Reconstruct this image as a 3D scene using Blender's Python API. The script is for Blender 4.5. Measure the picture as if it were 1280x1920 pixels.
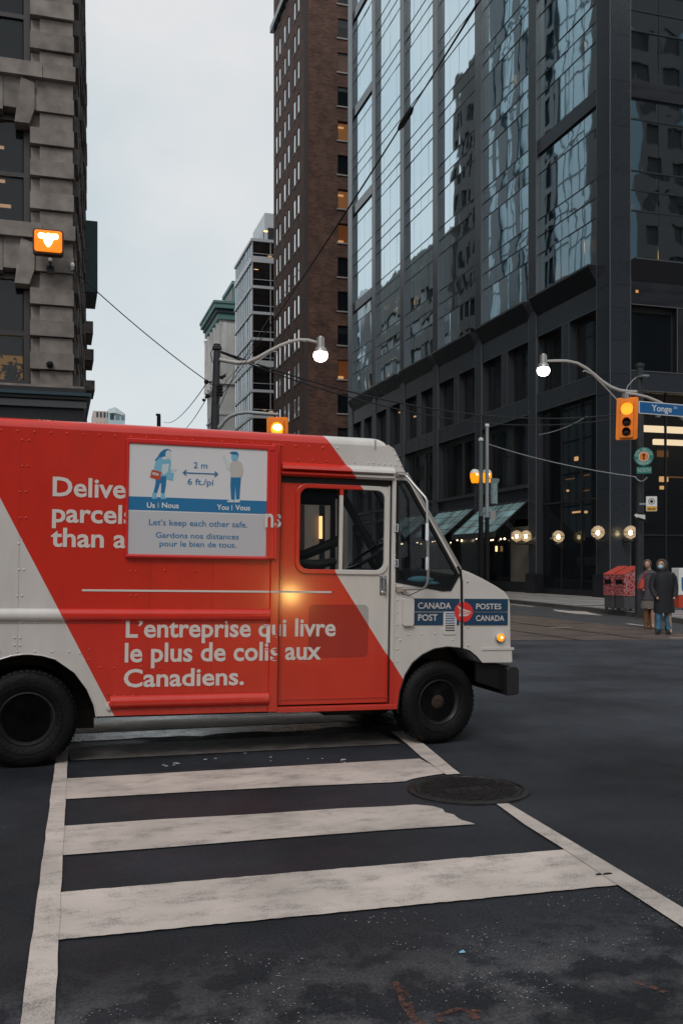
import bpy, bmesh, math, random
from mathutils import Vector, Matrix
from mathutils.geometry import tessellate_polygon
random.seed(7)
for o in list(bpy.data.objects): bpy.data.objects.remove(o)
scene = bpy.context.scene
col = scene.collection

# ------------------------------------------------------------------ camera
F = 1777.0; TH = math.atan(530/F); SN, CS = math.sin(TH), math.cos(TH); H = 1.62; HY = 1058
cd = bpy.data.cameras.new('camera'); cam = bpy.data.objects.new('camera', cd); col.objects.link(cam)
cam.location = (0, 0, H); cam.rotation_euler = (math.pi/2, 0, -TH)
cd.sensor_fit = 'VERTICAL'; cd.sensor_height = 36; cd.lens = F/1920*36; cd.shift_y = 98/1920
cd.clip_end = 3000; cd.clip_start = 0.05
scene.camera = cam

# ------------------------------------------------------------------ sky + sun
SUN_EL, SUN_AZ = math.radians(46), math.radians(208)     # azimuth clockwise from +Y
w = bpy.data.worlds.new('World'); scene.world = w; w.use_nodes = True
nt = w.node_tree; N = nt.nodes; L = nt.links; N.clear()
out = N.new('ShaderNodeOutputWorld'); bg = N.new('ShaderNodeBackground'); bg.inputs['Strength'].default_value = 0.1
L.new(bg.outputs[0], out.inputs[0])
sky = N.new('ShaderNodeTexSky'); sky.sky_type = 'NISHITA'; sky.sun_disc = False
sky.sun_elevation = SUN_EL; sky.sun_rotation = SUN_AZ; sky.air_density = 1.2; sky.dust_density = 2.5
tc = N.new('ShaderNodeTexCoord'); mp = N.new('ShaderNodeMapping'); mp.inputs['Scale'].default_value = (1.6, 1.6, 2.6)
mp.inputs['Location'].default_value = (0.35, 0.1, 0.42)
nz = N.new('ShaderNodeTexNoise'); nz.inputs['Scale'].default_value = 1.7; nz.inputs['Detail'].default_value = 5; nz.inputs['Roughness'].default_value = .52
L.new(tc.outputs['Generated'], mp.inputs[0]); L.new(mp.outputs[0], nz.inputs[0])
cr = N.new('ShaderNodeValToRGB')
cr.color_ramp.elements[0].position = .33; cr.color_ramp.elements[0].color = (5.3, 6.4, 6.9, 1)
cr.color_ramp.elements[1].position = .62; cr.color_ramp.elements[1].color = (8.0, 8.05, 8.15, 1)
e = cr.color_ramp.elements.new(.47); e.color = (6.7, 7.25, 7.5, 1)
L.new(nz.outputs[0], cr.inputs[0])
sxyz = N.new('ShaderNodeSeparateXYZ'); L.new(tc.outputs['Generated'], sxyz.inputs[0])
el = N.new('ShaderNodeMapRange'); el.inputs[1].default_value = .05; el.inputs[2].default_value = .55; el.inputs[3].default_value = .8; el.inputs[4].default_value = 0; L.new(sxyz.outputs[2], el.inputs[0])
hz = N.new('ShaderNodeMix'); hz.data_type = 'RGBA'; L.new(el.outputs[0], hz.inputs[0]); L.new(cr.outputs[0], hz.inputs[6]); hz.inputs[7].default_value = (7.7, 8.1, 8.3, 1)
mx = N.new('ShaderNodeMix'); mx.data_type = 'RGBA'; mx.inputs[0].default_value = .93
L.new(sky.outputs[0], mx.inputs[6]); L.new(hz.outputs[2], mx.inputs[7]); L.new(mx.outputs[2], bg.inputs[0])
sd = bpy.data.lights.new('sun', 'SUN'); sd.energy = 1.15; sd.angle = math.radians(24); sd.color = (1, .95, .9)
so = bpy.data.objects.new('sun', sd); col.objects.link(so)
dv = Vector((math.sin(SUN_AZ)*math.cos(SUN_EL), math.cos(SUN_AZ)*math.cos(SUN_EL), math.sin(SUN_EL)))
so.rotation_euler = dv.to_track_quat('Z', 'Y').to_euler()
so.location = dv*100
vs = scene.view_settings; vs.view_transform = 'Standard'; vs.look = 'None'; vs.exposure = 0.0; vs.gamma = 1; vs.use_curve_mapping = False
scene.render.resolution_x = 682; scene.render.resolution_y = 1024

# ------------------------------------------------------------------ helpers
def ray(px):
    u = (px-640)/F; return SN+u*CS, CS-u*SN
def onY(px, py, Y):
    a, b = ray(px); D = Y/b; return Vector((D*a, Y, H+(HY-py)/F*D))
def onX(px, py, X):
    a, b = ray(px); D = X/a; return Vector((X, D*b, H+(HY-py)/F*D))
def onG(px, py, z=0):
    a, b = ray(px); D = F*(H-z)/(py-HY); return Vector((D*a, D*b, z))
def atD(px, py, D):
    a, b = ray(px); return Vector((D*a, D*b, H+(HY-py)/F*D))

def tag(o, label=None, cat=None, group=None, kind=None):
    if label: o['label'] = label
    if cat: o['category'] = cat
    if group: o['group'] = group
    if kind: o['kind'] = kind
    return o
def empty(name, loc=(0, 0, 0), rot=(0, 0, 0), parent=None):
    o = bpy.data.objects.new(name, None); o.empty_display_size = .2; col.objects.link(o)
    o.location = loc; o.rotation_euler = rot
    if parent: o.parent = parent
    return o
def inst(src, name, parent, loc=(0, 0, 0), rot=(0, 0, 0), scale=(1, 1, 1)):
    o = bpy.data.objects.new(name, src.data if hasattr(src, 'data') else src); col.objects.link(o); o.parent = parent
    o.location = loc; o.rotation_euler = rot; o.scale = scale
    return o
def copy_tree(o, parent=None):
    c = o.copy(); col.objects.link(c); c.parent = parent
    for ch in list(o.children): copy_tree(ch, c)
    return c

def fill_holes(loops):
    bm = bmesh.new(); k = 0; ed = []
    for l in loops:
        vv = []
        for p in l: v = bm.verts.new((p[0], p[1], 0)); vv.append(v)
        for i in range(len(vv)): ed.append(bm.edges.new((vv[i], vv[(i+1) % len(vv)])))
    bm.verts.index_update()
    r = bmesh.ops.triangle_fill(bm, use_beauty=True, use_dissolve=False, edges=ed, normal=(0, 0, 1))
    tri = [tuple(v.index for v in f.verts) for f in bm.faces]
    ar = sum(f.calc_area() for f in bm.faces); bm.free()
    def A(l): return abs(sum(l[i][0]*l[(i+1) % len(l)][1]-l[(i+1) % len(l)][0]*l[i][1] for i in range(len(l))))/2
    want = A(loops[0])-sum(A(l) for l in loops[1:])
    if abs(ar-want) > .002*max(want, .01): print('FILL', ar, want, loops[0][:3])
    return tri
class MB:
    def __init__(s): s.v = []; s.f = []; s.m = []; s.mi = 0
    def add(s, vs, fs):
        b = len(s.v); s.v += [tuple(x) for x in vs]
        for f in fs: s.f.append([b+i for i in f]); s.m.append(s.mi)
    def box(s, x0, x1, y0, y1, z0, z1):
        s.add([(x0,y0,z0),(x1,y0,z0),(x1,y1,z0),(x0,y1,z0),(x0,y0,z1),(x1,y0,z1),(x1,y1,z1),(x0,y1,z1)],
              [(0,3,2,1),(4,5,6,7),(0,1,5,4),(1,2,6,5),(2,3,7,6),(3,0,4,7)])
    def quad(s, a, b, c, d): s.add([a, b, c, d], [(0, 1, 2, 3)])
    def tube(s, pts, r, n=8, cap=True):
        pts = [Vector(p) for p in pts]; rs = r if isinstance(r, (list, tuple)) else [r]*len(pts)
        rings = []; up = None
        for i, p in enumerate(pts):
            d = (pts[min(i+1, len(pts)-1)]-pts[max(i-1, 0)]).normalized()
            if up is None:
                up = Vector((0, 0, 1)) if abs(d.z) < .9 else Vector((1, 0, 0))
            a = d.cross(up).normalized(); b = a.cross(d).normalized(); up = b
            rings.append([p+(a*math.cos(2*math.pi*k/n)+b*math.sin(2*math.pi*k/n))*rs[i] for k in range(n)])
        vs = [q for r_ in rings for q in r_]; fs = []
        for i in range(len(pts)-1):
            for k in range(n): fs.append((i*n+k, i*n+(k+1) % n, (i+1)*n+(k+1) % n, (i+1)*n+k))
        if cap: fs.append(tuple(range(n))[::-1]); fs.append(tuple((len(pts)-1)*n+k for k in range(n)))
        s.add(vs, fs)
    def lathe(s, c, prof, axis='z', n=24):
        # prof: (radius, height) list; axis direction
        vs = []; fs = []; c = Vector(c)
        for r, h in prof:
            for k in range(n):
                a = 2*math.pi*k/n; x, y = r*math.cos(a), r*math.sin(a)
                vs.append(c+Vector({'z': (x, y, h), 'y': (x, h, -y), 'x': (h, x, y)}[axis]))
        for i in range(len(prof)-1):
            for k in range(n): fs.append((i*n+k, i*n+(k+1) % n, (i+1)*n+(k+1) % n, (i+1)*n+k))
        fs.append(tuple(range(n))[::-1]); fs.append(tuple((len(prof)-1)*n+k for k in range(n)))
        s.add(vs, fs)
    def sphere(s, c, r, n=16, m=10, sx=1, sy=1, sz=1):
        c = Vector(c); vs = []; fs = []
        for i in range(m+1):
            t = math.pi*i/m
            for k in range(n):
                a = 2*math.pi*k/n
                vs.append(c+Vector((r*sx*math.sin(t)*math.cos(a), r*sy*math.sin(t)*math.sin(a), r*sz*math.cos(t))))
        for i in range(m):
            for k in range(n): fs.append((i*n+k, (i+1)*n+k, (i+1)*n+(k+1) % n, i*n+(k+1) % n))
        s.add(vs, fs)
    def prism(s, loops, y0, y1, plane='xz'):
        # loops: [outer, hole, hole...] of 2D pts, extruded y0->y1
        def P(p, d): return (p[0], d, p[1]) if plane == 'xz' else ((p[0], p[1], d) if plane == 'xy' else (d, p[0], p[1]))
        flat = [p for l in loops for p in l]; n = len(flat)
        if len(loops) == 1: tri = tessellate_polygon([[Vector((p[0], p[1], 0)) for p in loops[0]]])
        else: tri = fill_holes(loops)
        vs = [P(p, y0) for p in flat]+[P(p, y1) for p in flat]
        fs = []
        for t in tri:
            fs.append(t); fs.append(tuple(n+i for i in reversed(t)))
        b = 0
        for l in loops:
            k = len(l)
            for i in range(k): fs.append((b+i, b+(i+1) % k, n+b+(i+1) % k, n+b+i))
            b += k
        s.add(vs, fs)
    def loft(s, rings, close=True):
        n = len(rings[0]); vs = [q for r in rings for q in r]; fs = []
        for i in range(len(rings)-1):
            for k in range(n): fs.append((i*n+k, i*n+(k+1) % n, (i+1)*n+(k+1) % n, (i+1)*n+k))
        if close: fs.append(tuple(range(n))[::-1]); fs.append(tuple((len(rings)-1)*n+k for k in range(n)))
        s.add(vs, fs)
    def build(s, name, mats, parent=None, smooth=False, bevel=0, seg=2, recalc=True):
        me = bpy.data.meshes.new(name); me.from_pydata(s.v, [], s.f)
        if not isinstance(mats, (list, tuple)): mats = [mats]
        for m in mats: me.materials.append(m)
        for p, mi in zip(me.polygons, s.m): p.material_index = mi
        if recalc:
            bm = bmesh.new(); bm.from_mesh(me); bmesh.ops.recalc_face_normals(bm, faces=bm.faces); bm.to_mesh(me); bm.free()
        if smooth:
            for p in me.polygons: p.use_smooth = True
            me.set_sharp_from_angle(angle=math.radians(40))
        o = bpy.data.objects.new(name, me); col.objects.link(o)
        if parent: o.parent = parent
        if bevel:
            b = o.modifiers.new('bevel', 'BEVEL'); b.width = bevel; b.segments = seg; b.limit_method = 'ANGLE'; b.angle_limit = math.radians(35)
        return o

def mat(name, base, rough=.6, metal=0, emit=None, es=0, noise=0, nscale=5, bump=0, bscale=30, alpha=1, ior=1.5, spec=.5, coat=0, detail=6, r2=None, world=False):
    m = bpy.data.materials.new(name); m.use_nodes = True; nt = m.node_tree; p = nt.nodes['Principled BSDF']
    p.inputs['Base Color'].default_value = (*base, 1); p.inputs['Roughness'].default_value = rough; p.inputs['Metallic'].default_value = metal
    p.inputs['IOR'].default_value = ior; p.inputs['Specular IOR Level'].default_value = spec; p.inputs['Coat Weight'].default_value = coat
    p.inputs['Coat Roughness'].default_value = .12
    p.inputs['Alpha'].default_value = alpha
    if emit: p.inputs['Emission Color'].default_value = (*emit, 1); p.inputs['Emission Strength'].default_value = es
    tcn = nt.nodes.new('ShaderNodeNewGeometry' if world else 'ShaderNodeTexCoord'); oname = 'Position' if world else 'Object'
    if noise:
        n = nt.nodes.new('ShaderNodeTexNoise'); n.inputs['Scale'].default_value = nscale; n.inputs['Detail'].default_value = detail
        nt.links.new(tcn.outputs[oname], n.inputs[0])
        r = nt.nodes.new('ShaderNodeMapRange'); r.inputs[1].default_value = .3; r.inputs[2].default_value = .7
        r.inputs[3].default_value = 1-noise; r.inputs[4].default_value = 1+noise; nt.links.new(n.outputs[0], r.inputs[0])
        oi = nt.nodes.new('ShaderNodeObjectInfo'); r3 = nt.nodes.new('ShaderNodeMapRange'); r3.inputs[3].default_value = 1-noise*.45; r3.inputs[4].default_value = 1+noise*.45
        nt.links.new(oi.outputs['Random'], r3.inputs[0])
        mm = nt.nodes.new('ShaderNodeMath'); mm.operation = 'MULTIPLY'; nt.links.new(r.outputs[0], mm.inputs[0]); nt.links.new(r3.outputs[0], mm.inputs[1])
        v = nt.nodes.new('ShaderNodeVectorMath'); v.operation = 'SCALE'; v.inputs[0].default_value = base; nt.links.new(mm.outputs[0], v.inputs['Scale'])
        nt.links.new(v.outputs[0], p.inputs['Base Color'])
        if r2 is not None:
            rr = nt.nodes.new('ShaderNodeMapRange'); rr.inputs[1].default_value = .35; rr.inputs[2].default_value = .65
            rr.inputs[3].default_value = rough; rr.inputs[4].default_value = r2; nt.links.new(n.outputs[0], rr.inputs[0]); nt.links.new(rr.outputs[0], p.inputs['Roughness'])
    if bump:
        n = nt.nodes.new('ShaderNodeTexNoise'); n.inputs['Scale'].default_value = bscale; n.inputs['Detail'].default_value = 5
        nt.links.new(tcn.outputs[oname], n.inputs[0])
        b = nt.nodes.new('ShaderNodeBump'); b.inputs['Strength'].default_value = bump; b.inputs['Distance'].default_value = .02
        nt.links.new(n.outputs[0], b.inputs['Height']); nt.links.new(b.outputs[0], p.inputs['Normal'])
    return m
def emis(name, c, s): return mat(name, (c[0]*.5, c[1]*.5, c[2]*.5), .5, emit=c, es=s)

# ------------------------------------------------------------------ materials
M = {}
def asphalt():
    m = bpy.data.materials.new('asphalt'); m.use_nodes = True; nt = m.node_tree; p = nt.nodes['Principled BSDF']; n_ = nt.nodes.new; k = nt.links.new
    t = n_('ShaderNodeTexCoord')
    def noise(sc, det=6, ro=.5):
        a = n_('ShaderNodeTexNoise'); a.inputs['Scale'].default_value = sc; a.inputs['Detail'].default_value = det; a.inputs['Roughness'].default_value = ro; k(t.outputs['Object'], a.inputs[0]); return a
    def rng(src, a, b, c, d):
        r = n_('ShaderNodeMapRange'); r.inputs[1].default_value = a; r.inputs[2].default_value = b; r.inputs[3].default_value = c; r.inputs[4].default_value = d; k(src, r.inputs[0]); return r.outputs[0]
    def math_(op, a, b):
        q = n_('ShaderNodeMath'); q.operation = op
        for i, x in enumerate((a, b)):
            if isinstance(x, (int, float)): q.inputs[i].default_value = x
            else: k(x, q.inputs[i])
        return q.outputs[0]
    big = noise(.55, 5, .6); fine = noise(70, 3, .7); mid = noise(3.5, 6, .62)
    # dried road salt close to the near kerb (Y < 4)
    sx = n_('ShaderNodeSeparateXYZ'); k(t.outputs['Object'], sx.inputs[0])
    wob = math_('ADD', sx.outputs['Y'], rng(mid.outputs[0], .3, .7, -.45, .45))
    near = rng(wob, 4.05, 3.55, 0, 1)
    saltm = math_('MULTIPLY', near, rng(mid.outputs[0], .45, .66, .0, 1))
    sp = n_('ShaderNodeTexVoronoi'); sp.inputs['Scale'].default_value = 48; k(t.outputs['Object'], sp.inputs[0])
    spn = noise(2.2, 4, .6)
    thr = rng(spn.outputs[0], .45, .7, .05, .2)
    spk = math_('LESS_THAN', sp.outputs['Distance'], math_('MULTIPLY', thr, near))
    sp2 = n_('ShaderNodeTexVoronoi'); sp2.inputs['Scale'].default_value = 9; k(t.outputs['Object'], sp2.inputs[0])
    spk2 = math_('LESS_THAN', sp2.outputs['Distance'], rng(spn.outputs[0], .5, .75, .0, .07))
    spk = math_('MULTIPLY', math_('MAXIMUM', spk, spk2), .6)
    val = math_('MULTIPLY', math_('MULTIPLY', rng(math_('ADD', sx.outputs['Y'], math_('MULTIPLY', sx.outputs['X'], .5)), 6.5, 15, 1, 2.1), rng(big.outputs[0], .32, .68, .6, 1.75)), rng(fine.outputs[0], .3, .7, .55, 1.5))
    val_old = math_('MULTIPLY', rng(big.outputs[0], .32, .68, .6, 1.75), rng(fine.outputs[0], .3, .7, .55, 1.5))
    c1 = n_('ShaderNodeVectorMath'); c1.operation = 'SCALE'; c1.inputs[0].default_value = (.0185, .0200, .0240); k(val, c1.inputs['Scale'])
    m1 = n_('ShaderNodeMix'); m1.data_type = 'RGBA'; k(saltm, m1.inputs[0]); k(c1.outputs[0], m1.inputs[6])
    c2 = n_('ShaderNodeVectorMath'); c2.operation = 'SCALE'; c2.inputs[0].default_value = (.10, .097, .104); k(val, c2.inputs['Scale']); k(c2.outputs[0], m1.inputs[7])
    m2 = n_('ShaderNodeMix'); m2.data_type = 'RGBA'; k(spk, m2.inputs[0]); k(m1.outputs[2], m2.inputs[6]); m2.inputs[7].default_value = (.3, .3, .3, 1)
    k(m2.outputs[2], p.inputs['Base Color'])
    k(rng(noise(.9, 7, .65).outputs[0], .38, .6, .8, .42), p.inputs['Roughness'])
    p.inputs['Specular IOR Level'].default_value = .16
    b = n_('ShaderNodeBump'); b.inputs['Strength'].default_value = .55; b.inputs['Distance'].default_value = .006
    f2 = noise(160, 3, .6); k(f2.outputs[0], b.inputs['Height']); k(b.outputs[0], p.inputs['Normal'])
    return m
def paint():
    m = mat('road_paint', (.52, .45, .405), .75, noise=.2, nscale=1.6, detail=10)
    nt = m.node_tree; p = nt.nodes['Principled BSDF']; n_ = nt.nodes.new; k = nt.links.new
    src = p.inputs['Base Color'].links[0].from_socket
    t = n_('ShaderNodeTexCoord'); mp_ = n_('ShaderNodeMapping'); mp_.inputs['Scale'].default_value = (1.0, 1.7, 1); k(t.outputs['Object'], mp_.inputs[0])
    a = n_('ShaderNodeTexNoise'); a.inputs['Scale'].default_value = 3.4; a.inputs['Detail'].default_value = 12; a.inputs['Roughness'].default_value = .72; k(mp_.outputs[0], a.inputs[0])
    b = n_('ShaderNodeTexNoise'); b.inputs['Scale'].default_value = 140; b.inputs['Detail'].default_value = 4; b.inputs['Roughness'].default_value = .7; k(t.outputs['Object'], b.inputs[0])
    add = n_('ShaderNodeMath'); add.operation = 'ADD'; k(a.outputs[0], add.inputs[0]); 
    mu = n_('ShaderNodeMath'); mu.operation = 'MULTIPLY'; mu.inputs[1].default_value = .8; k(b.outputs[0], mu.inputs[0]); k(mu.outputs[0], add.inputs[1])
    r = n_('ShaderNodeMapRange'); r.inputs[1].default_value = .90; r.inputs[2].default_value = 1.10; k(add.outputs[0], r.inputs[0])
    r.inputs[4].default_value = .75
    vo = n_('ShaderNodeTexVoronoi'); vo.feature = 'DISTANCE_TO_EDGE'; vo.inputs['Scale'].default_value = 2.6
    wn = n_('ShaderNodeTexNoise'); wn.inputs['Scale'].default_value = 5; wn.inputs['Detail'].default_value = 6; k(t.outputs['Object'], wn.inputs[0])
    av = n_('ShaderNodeVectorMath'); av.operation = 'ADD'; sc_ = n_('ShaderNodeVectorMath'); sc_.operation = 'SCALE'; sc_.inputs['Scale'].default_value = .35; k(wn.outputs['Color'], sc_.inputs[0]); k(sc_.outputs[0], av.inputs[0]); k(t.outputs['Object'], av.inputs[1]); k(av.outputs[0], vo.inputs[0])
    ck = n_('ShaderNodeMapRange'); ck.inputs[1].default_value = .0; ck.inputs[2].default_value = .006; ck.inputs[3].default_value = .6; ck.inputs[4].default_value = 0; k(vo.outputs['Distance'], ck.inputs[0])
    gm = n_('ShaderNodeMath'); gm.operation = 'MULTIPLY'; k(ck.outputs[0], gm.inputs[0]); gr_ = n_('ShaderNodeMapRange'); gr_.inputs[1].default_value = .45; gr_.inputs[2].default_value = .6; k(a.outputs[0], gr_.inputs[0]); k(gr_.outputs[0], gm.inputs[1])
    mxr = n_('ShaderNodeMath'); mxr.operation = 'MAXIMUM'; k(r.outputs[0], mxr.inputs[0]); k(gm.outputs[0], mxr.inputs[1]); r = mxr
    x = n_('ShaderNodeMix'); x.data_type = 'RGBA'; k(r.outputs[0], x.inputs[0]); k(src, x.inputs[6]); x.inputs[7].default_value = (.11, .1, .1, 1)
    k(x.outputs[2], p.inputs['Base Color'])
    bm_ = n_('ShaderNodeBump'); bm_.inputs['Strength'].default_value = .4; bm_.inputs['Distance'].default_value = .004; k(b.outputs[0], bm_.inputs['Height']); k(bm_.outputs[0], p.inputs['Normal'])
    return m
M['asphalt'] = asphalt(); M['paint'] = paint()
M['worn_shaded'] = mat('worn_shaded_paint', (.11, .098, .092), .6, noise=.4, nscale=6, bump=.3, bscale=80)  # worn paint, with shade darkened into its colour
M['track'] = mat('track_concrete', (.14, .105, .09), .5, noise=.35, nscale=1.2, bump=.3, bscale=20, r2=.3)
M['oldasphalt'] = mat('old_asphalt', (.065, .068, .072), .6, noise=.25, nscale=1.5, bump=.3, bscale=60, r2=.45)
M['walk'] = mat('sidewalk_concrete', (.25, .235, .225), .75, noise=.18, nscale=1.1, bump=.2, bscale=50)
M['kerb'] = mat('kerb_concrete', (.2, .19, .18), .7, noise=.2, nscale=2)
M['crack'] = mat('joint_dark', (.04, .038, .036), .8)
M['steel'] = mat('rail_steel', (.1, .09, .085), .4, .8, noise=.2)
M['iron'] = mat('cast_iron', (.04, .038, .038), .38, .6, noise=.3, nscale=14, bump=.4, bscale=60)
M['orangepaint'] = mat('orange_marking', (.13, .05, .034), .8, noise=.5, nscale=12)
def _fade(m):
    nt = m.node_tree; p = nt.nodes['Principled BSDF']; a = nt.nodes.new('ShaderNodeTexNoise'); a.inputs['Scale'].default_value = 22; a.inputs['Detail'].default_value = 8; a.inputs['Roughness'].default_value = .75
    t = nt.nodes.new('ShaderNodeTexCoord'); nt.links.new(t.outputs['Object'], a.inputs[0]); r = nt.nodes.new('ShaderNodeMapRange'); r.inputs[1].default_value = .42; r.inputs[2].default_value = .58; r.inputs[4].default_value = .85
    nt.links.new(a.outputs[0], r.inputs[0]); nt.links.new(r.outputs[0], p.inputs['Alpha'])
_fade(M['orangepaint'])
M['granite'] = mat('dark_granite', (.030, .035, .043), .16, noise=.16, nscale=24, bump=.02, bscale=60, r2=.24, ior=1.8, world=True)
M['granited'] = mat('black_granite', (.013, .014, .018), .3, spec=.4, noise=.22, nscale=2.5, r2=.5)
M['edge'] = mat('edge_highlight', (.10, .107, .115), .45)  # lighter tone imitates light caught on bevelled granite edges
M['mull'] = mat('mullion_metal', (.03, .04, .045), .4, .3)
M['bronze'] = mat('bronze_metal', (.05, .045, .045), .35, .5)
M['dark'] = mat('dark_interior', (.022, .021, .022), .9)
M['room'] = mat('room_interior', (.09, .08, .075), .9, noise=.3, nscale=.4)
M['curtain'] = mat('curtain_fabric', (.22, .22, .21), .9, noise=.3, nscale=3)
def facade_glass(name, base, alpha, wob, rough=.02):
    m = mat(name, base, rough, 1, alpha=alpha)
    nt = m.node_tree; p = nt.nodes['Principled BSDF']; n_ = nt.nodes.new; k = nt.links.new
    t = n_('ShaderNodeTexCoord'); mp_ = n_('ShaderNodeMapping'); mp_.inputs['Scale'].default_value = (1, .55, .55); k(t.outputs['Object'], mp_.inputs[0])
    oi = n_('ShaderNodeObjectInfo'); va = n_('ShaderNodeVectorMath'); va.operation = 'SCALE'; va.inputs[0].default_value = (37, 21, 53); k(oi.outputs['Random'], va.inputs['Scale'])
    k(va.outputs[0], mp_.inputs['Location'])
    a = n_('ShaderNodeTexNoise'); a.inputs['Scale'].default_value = 1.0; a.inputs['Detail'].default_value = 1.5; k(mp_.outputs[0], a.inputs[0])
    b = n_('ShaderNodeBump'); b.inputs['Strength'].default_value = wob; b.inputs['Distance'].default_value = .05; k(a.outputs[0], b.inputs['Height']); k(b.outputs[0], p.inputs['Normal'])
    return m
M['tglass'] = facade_glass('mirror_glass', (.72, .87, .94), .93, .22)
M['wglass'] = facade_glass('window_glass', (.26, .29, .31), 1, .2, .05)
M['dglass'] = mat('dark_window_glass', (.012, .016, .02), .03, alpha=.5, ior=1.6)
M['bglass'] = facade_glass('tower_window_glass', (.78, .82, .84), 1, .08, .03)
M['farglass'] = facade_glass('pale_window_glass', (.16, .2, .22), 1, .3, .06)
M['brick'] = None
def brick():
    m = mat('brown_brick', (.115, .060, .044), .85, noise=.35, nscale=.7, detail=8); nt = m.node_tree; p = nt.nodes['Principled BSDF']; n_ = nt.nodes.new; k = nt.links.new
    src = p.inputs['Base Color'].links[0].from_socket
    t = n_('ShaderNodeTexCoord'); a = n_('ShaderNodeTexBrick'); a.inputs['Scale'].default_value = 1; a.inputs['Brick Width'].default_value = .5; a.inputs['Row Height'].default_value = .16; a.inputs['Mortar Size'].default_value = .022
    a.inputs['Color1'].default_value = (1.25, 1.2, 1.15, 1); a.inputs['Color2'].default_value = (.55, .55, .58, 1); a.inputs['Mortar'].default_value = (.9, .9, .9, 1)
    sx = n_('ShaderNodeSeparateXYZ'); cx = n_('ShaderNodeCombineXYZ'); ad = n_('ShaderNodeMath'); ad.operation = 'ADD'
    k(t.outputs['Object'], sx.inputs[0]); k(sx.outputs[0], ad.inputs[0]); k(sx.outputs[1], ad.inputs[1]); k(ad.outputs[0], cx.inputs[0]); k(sx.outputs[2], cx.inputs[1]); k(cx.outputs[0], a.inputs[0])
    x = n_('ShaderNodeMix'); x.data_type = 'RGBA'; x.blend_type = 'MULTIPLY'; x.inputs[0].default_value = 1; k(src, x.inputs[6]); k(a.outputs[0], x.inputs[7]); k(x.outputs[2], p.inputs['Base Color'])
    return m
M['brick'] = brick()
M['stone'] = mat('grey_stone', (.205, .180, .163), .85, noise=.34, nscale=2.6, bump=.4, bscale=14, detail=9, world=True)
M['stonedk'] = mat('dark_stone', (.12, .108, .10), .9, noise=.4, nscale=3, bump=.6, bscale=9, world=True)  # darker tone than the front stone
M['sill'] = mat('pale_sill', (.3, .28, .27), .8)
M['whitem'] = mat('white_metal', (.62, .65, .68), .4, .2)
M['copper'] = mat('copper_green', (.12, .25, .24), .6, noise=.2)
M['copperdk'] = mat('copper_dark', (.03, .06, .065), .6, noise=.2)
M['cream'] = mat('pale_limestone', (.72, .71, .70), .85, noise=.12, nscale=.6)
M['concrete'] = mat('tan_concrete', (.2, .19, .18), .8, noise=.15, nscale=.5)
M['paleblue'] = mat('painted_sky_reflection', (.62, .80, .88), .3, noise=.06)  # pale matt colour stands in for sky reflected in tower glass
M['bluedk'] = mat('dark_blue_cladding', (.012, .035, .048), .25, noise=.3)
M['warm'] = emis('warm_lamp', (1, .55, .22), 2.2)
M['warmw'] = emis('warm_white_lamp', (1, .78, .5), 3.5)
M['warmdim'] = emis('warm_room_light', (1, .42, .12), .38)
M['warmdim2'] = emis('warm_room_light_faint', (1, .42, .18), .13)
M['white_l'] = emis('white_lamp', (1, .9, .82), 14)
M['amber'] = emis('amber_lamp', (1, .42, .03), 2.2)
M['ambersoft'] = emis('amber_lens', (1, .3, .005), 1.15)
M['signal_l'] = emis('signal_lens_lit', (1, .27, .015), 1.9)
M['hot'] = emis('bulb_glow', (1, .8, .4), 14)
M['signal'] = mat('signal_yellow', (.95, .25, .006), .45, noise=.05)
M['black'] = mat('black_paint', (.007, .007, .009), .5, spec=.25)
M['pole'] = mat('galvanised_steel', (.3, .32, .33), .5, .4, noise=.15, nscale=3)
M['poleg'] = mat('grey_green_pole', (.12, .15, .155), .55, .1, noise=.15, nscale=3)
M['wood'] = mat('dark_pole', (.022, .024, .028), .7, noise=.3, nscale=8)
M['cable'] = mat('cable_black', (.01, .01, .012), .6)
M['cablew'] = mat('cable_pale', (.35, .36, .37), .5)
M['signblue'] = mat('sign_blue', (.012, .12, .33), .4)
M['signwhite'] = mat('sign_white', (.75, .75, .73), .4)
M['green'] = mat('sign_green', (.01, .17, .14), .5)
M['orange'] = mat('sign_orange', (.7, .2, .03), .5)
M['yellow'] = mat('sign_yellow', (.7, .36, .03), .5)
M['prtblue'] = mat('print_blue', (.01, .16, .36), .4)
M['prtlight'] = mat('print_light_blue', (.18, .45, .62), .4)
M['prtskin'] = mat('print_pale', (.55, .62, .66), .4)
M['prtgrey'] = mat('print_grey', (.5, .47, .45), .4)
M['prtred'] = mat('print_red', (.5, .06, .03), .4)
M['awn'] = mat('awning_glass', (.30, .52, .54), .14, .3, noise=.6, nscale=.5, alpha=.95, bump=.15, bscale=2)
M['globe'] = mat('globe_glass', (.5, .42, .34), .15, alpha=.42, emit=(1, .75, .5), es=.22)

# ---- shared mesh store for unit boxes
UB = {}
def ubox(m):
    if m.name not in UB:
        b = MB(); b.box(0, 1, 0, 1, 0, 1); me = bpy.data.meshes.new('block'); me.from_pydata(b.v, [], b.f); me.materials.append(m); UB[m.name] = me
    return UB[m.name]
def piece(name, m, parent, x0, x1, y0, y1, z0, z1, rot=(0, 0, 0)):
    o = bpy.data.objects.new(name, ubox(m)); col.objects.link(o); o.parent = parent
    o.location = (x0, y0, z0); o.scale = (x1-x0, y1-y0, z1-z0); o.rotation_euler = rot; return o
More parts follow.
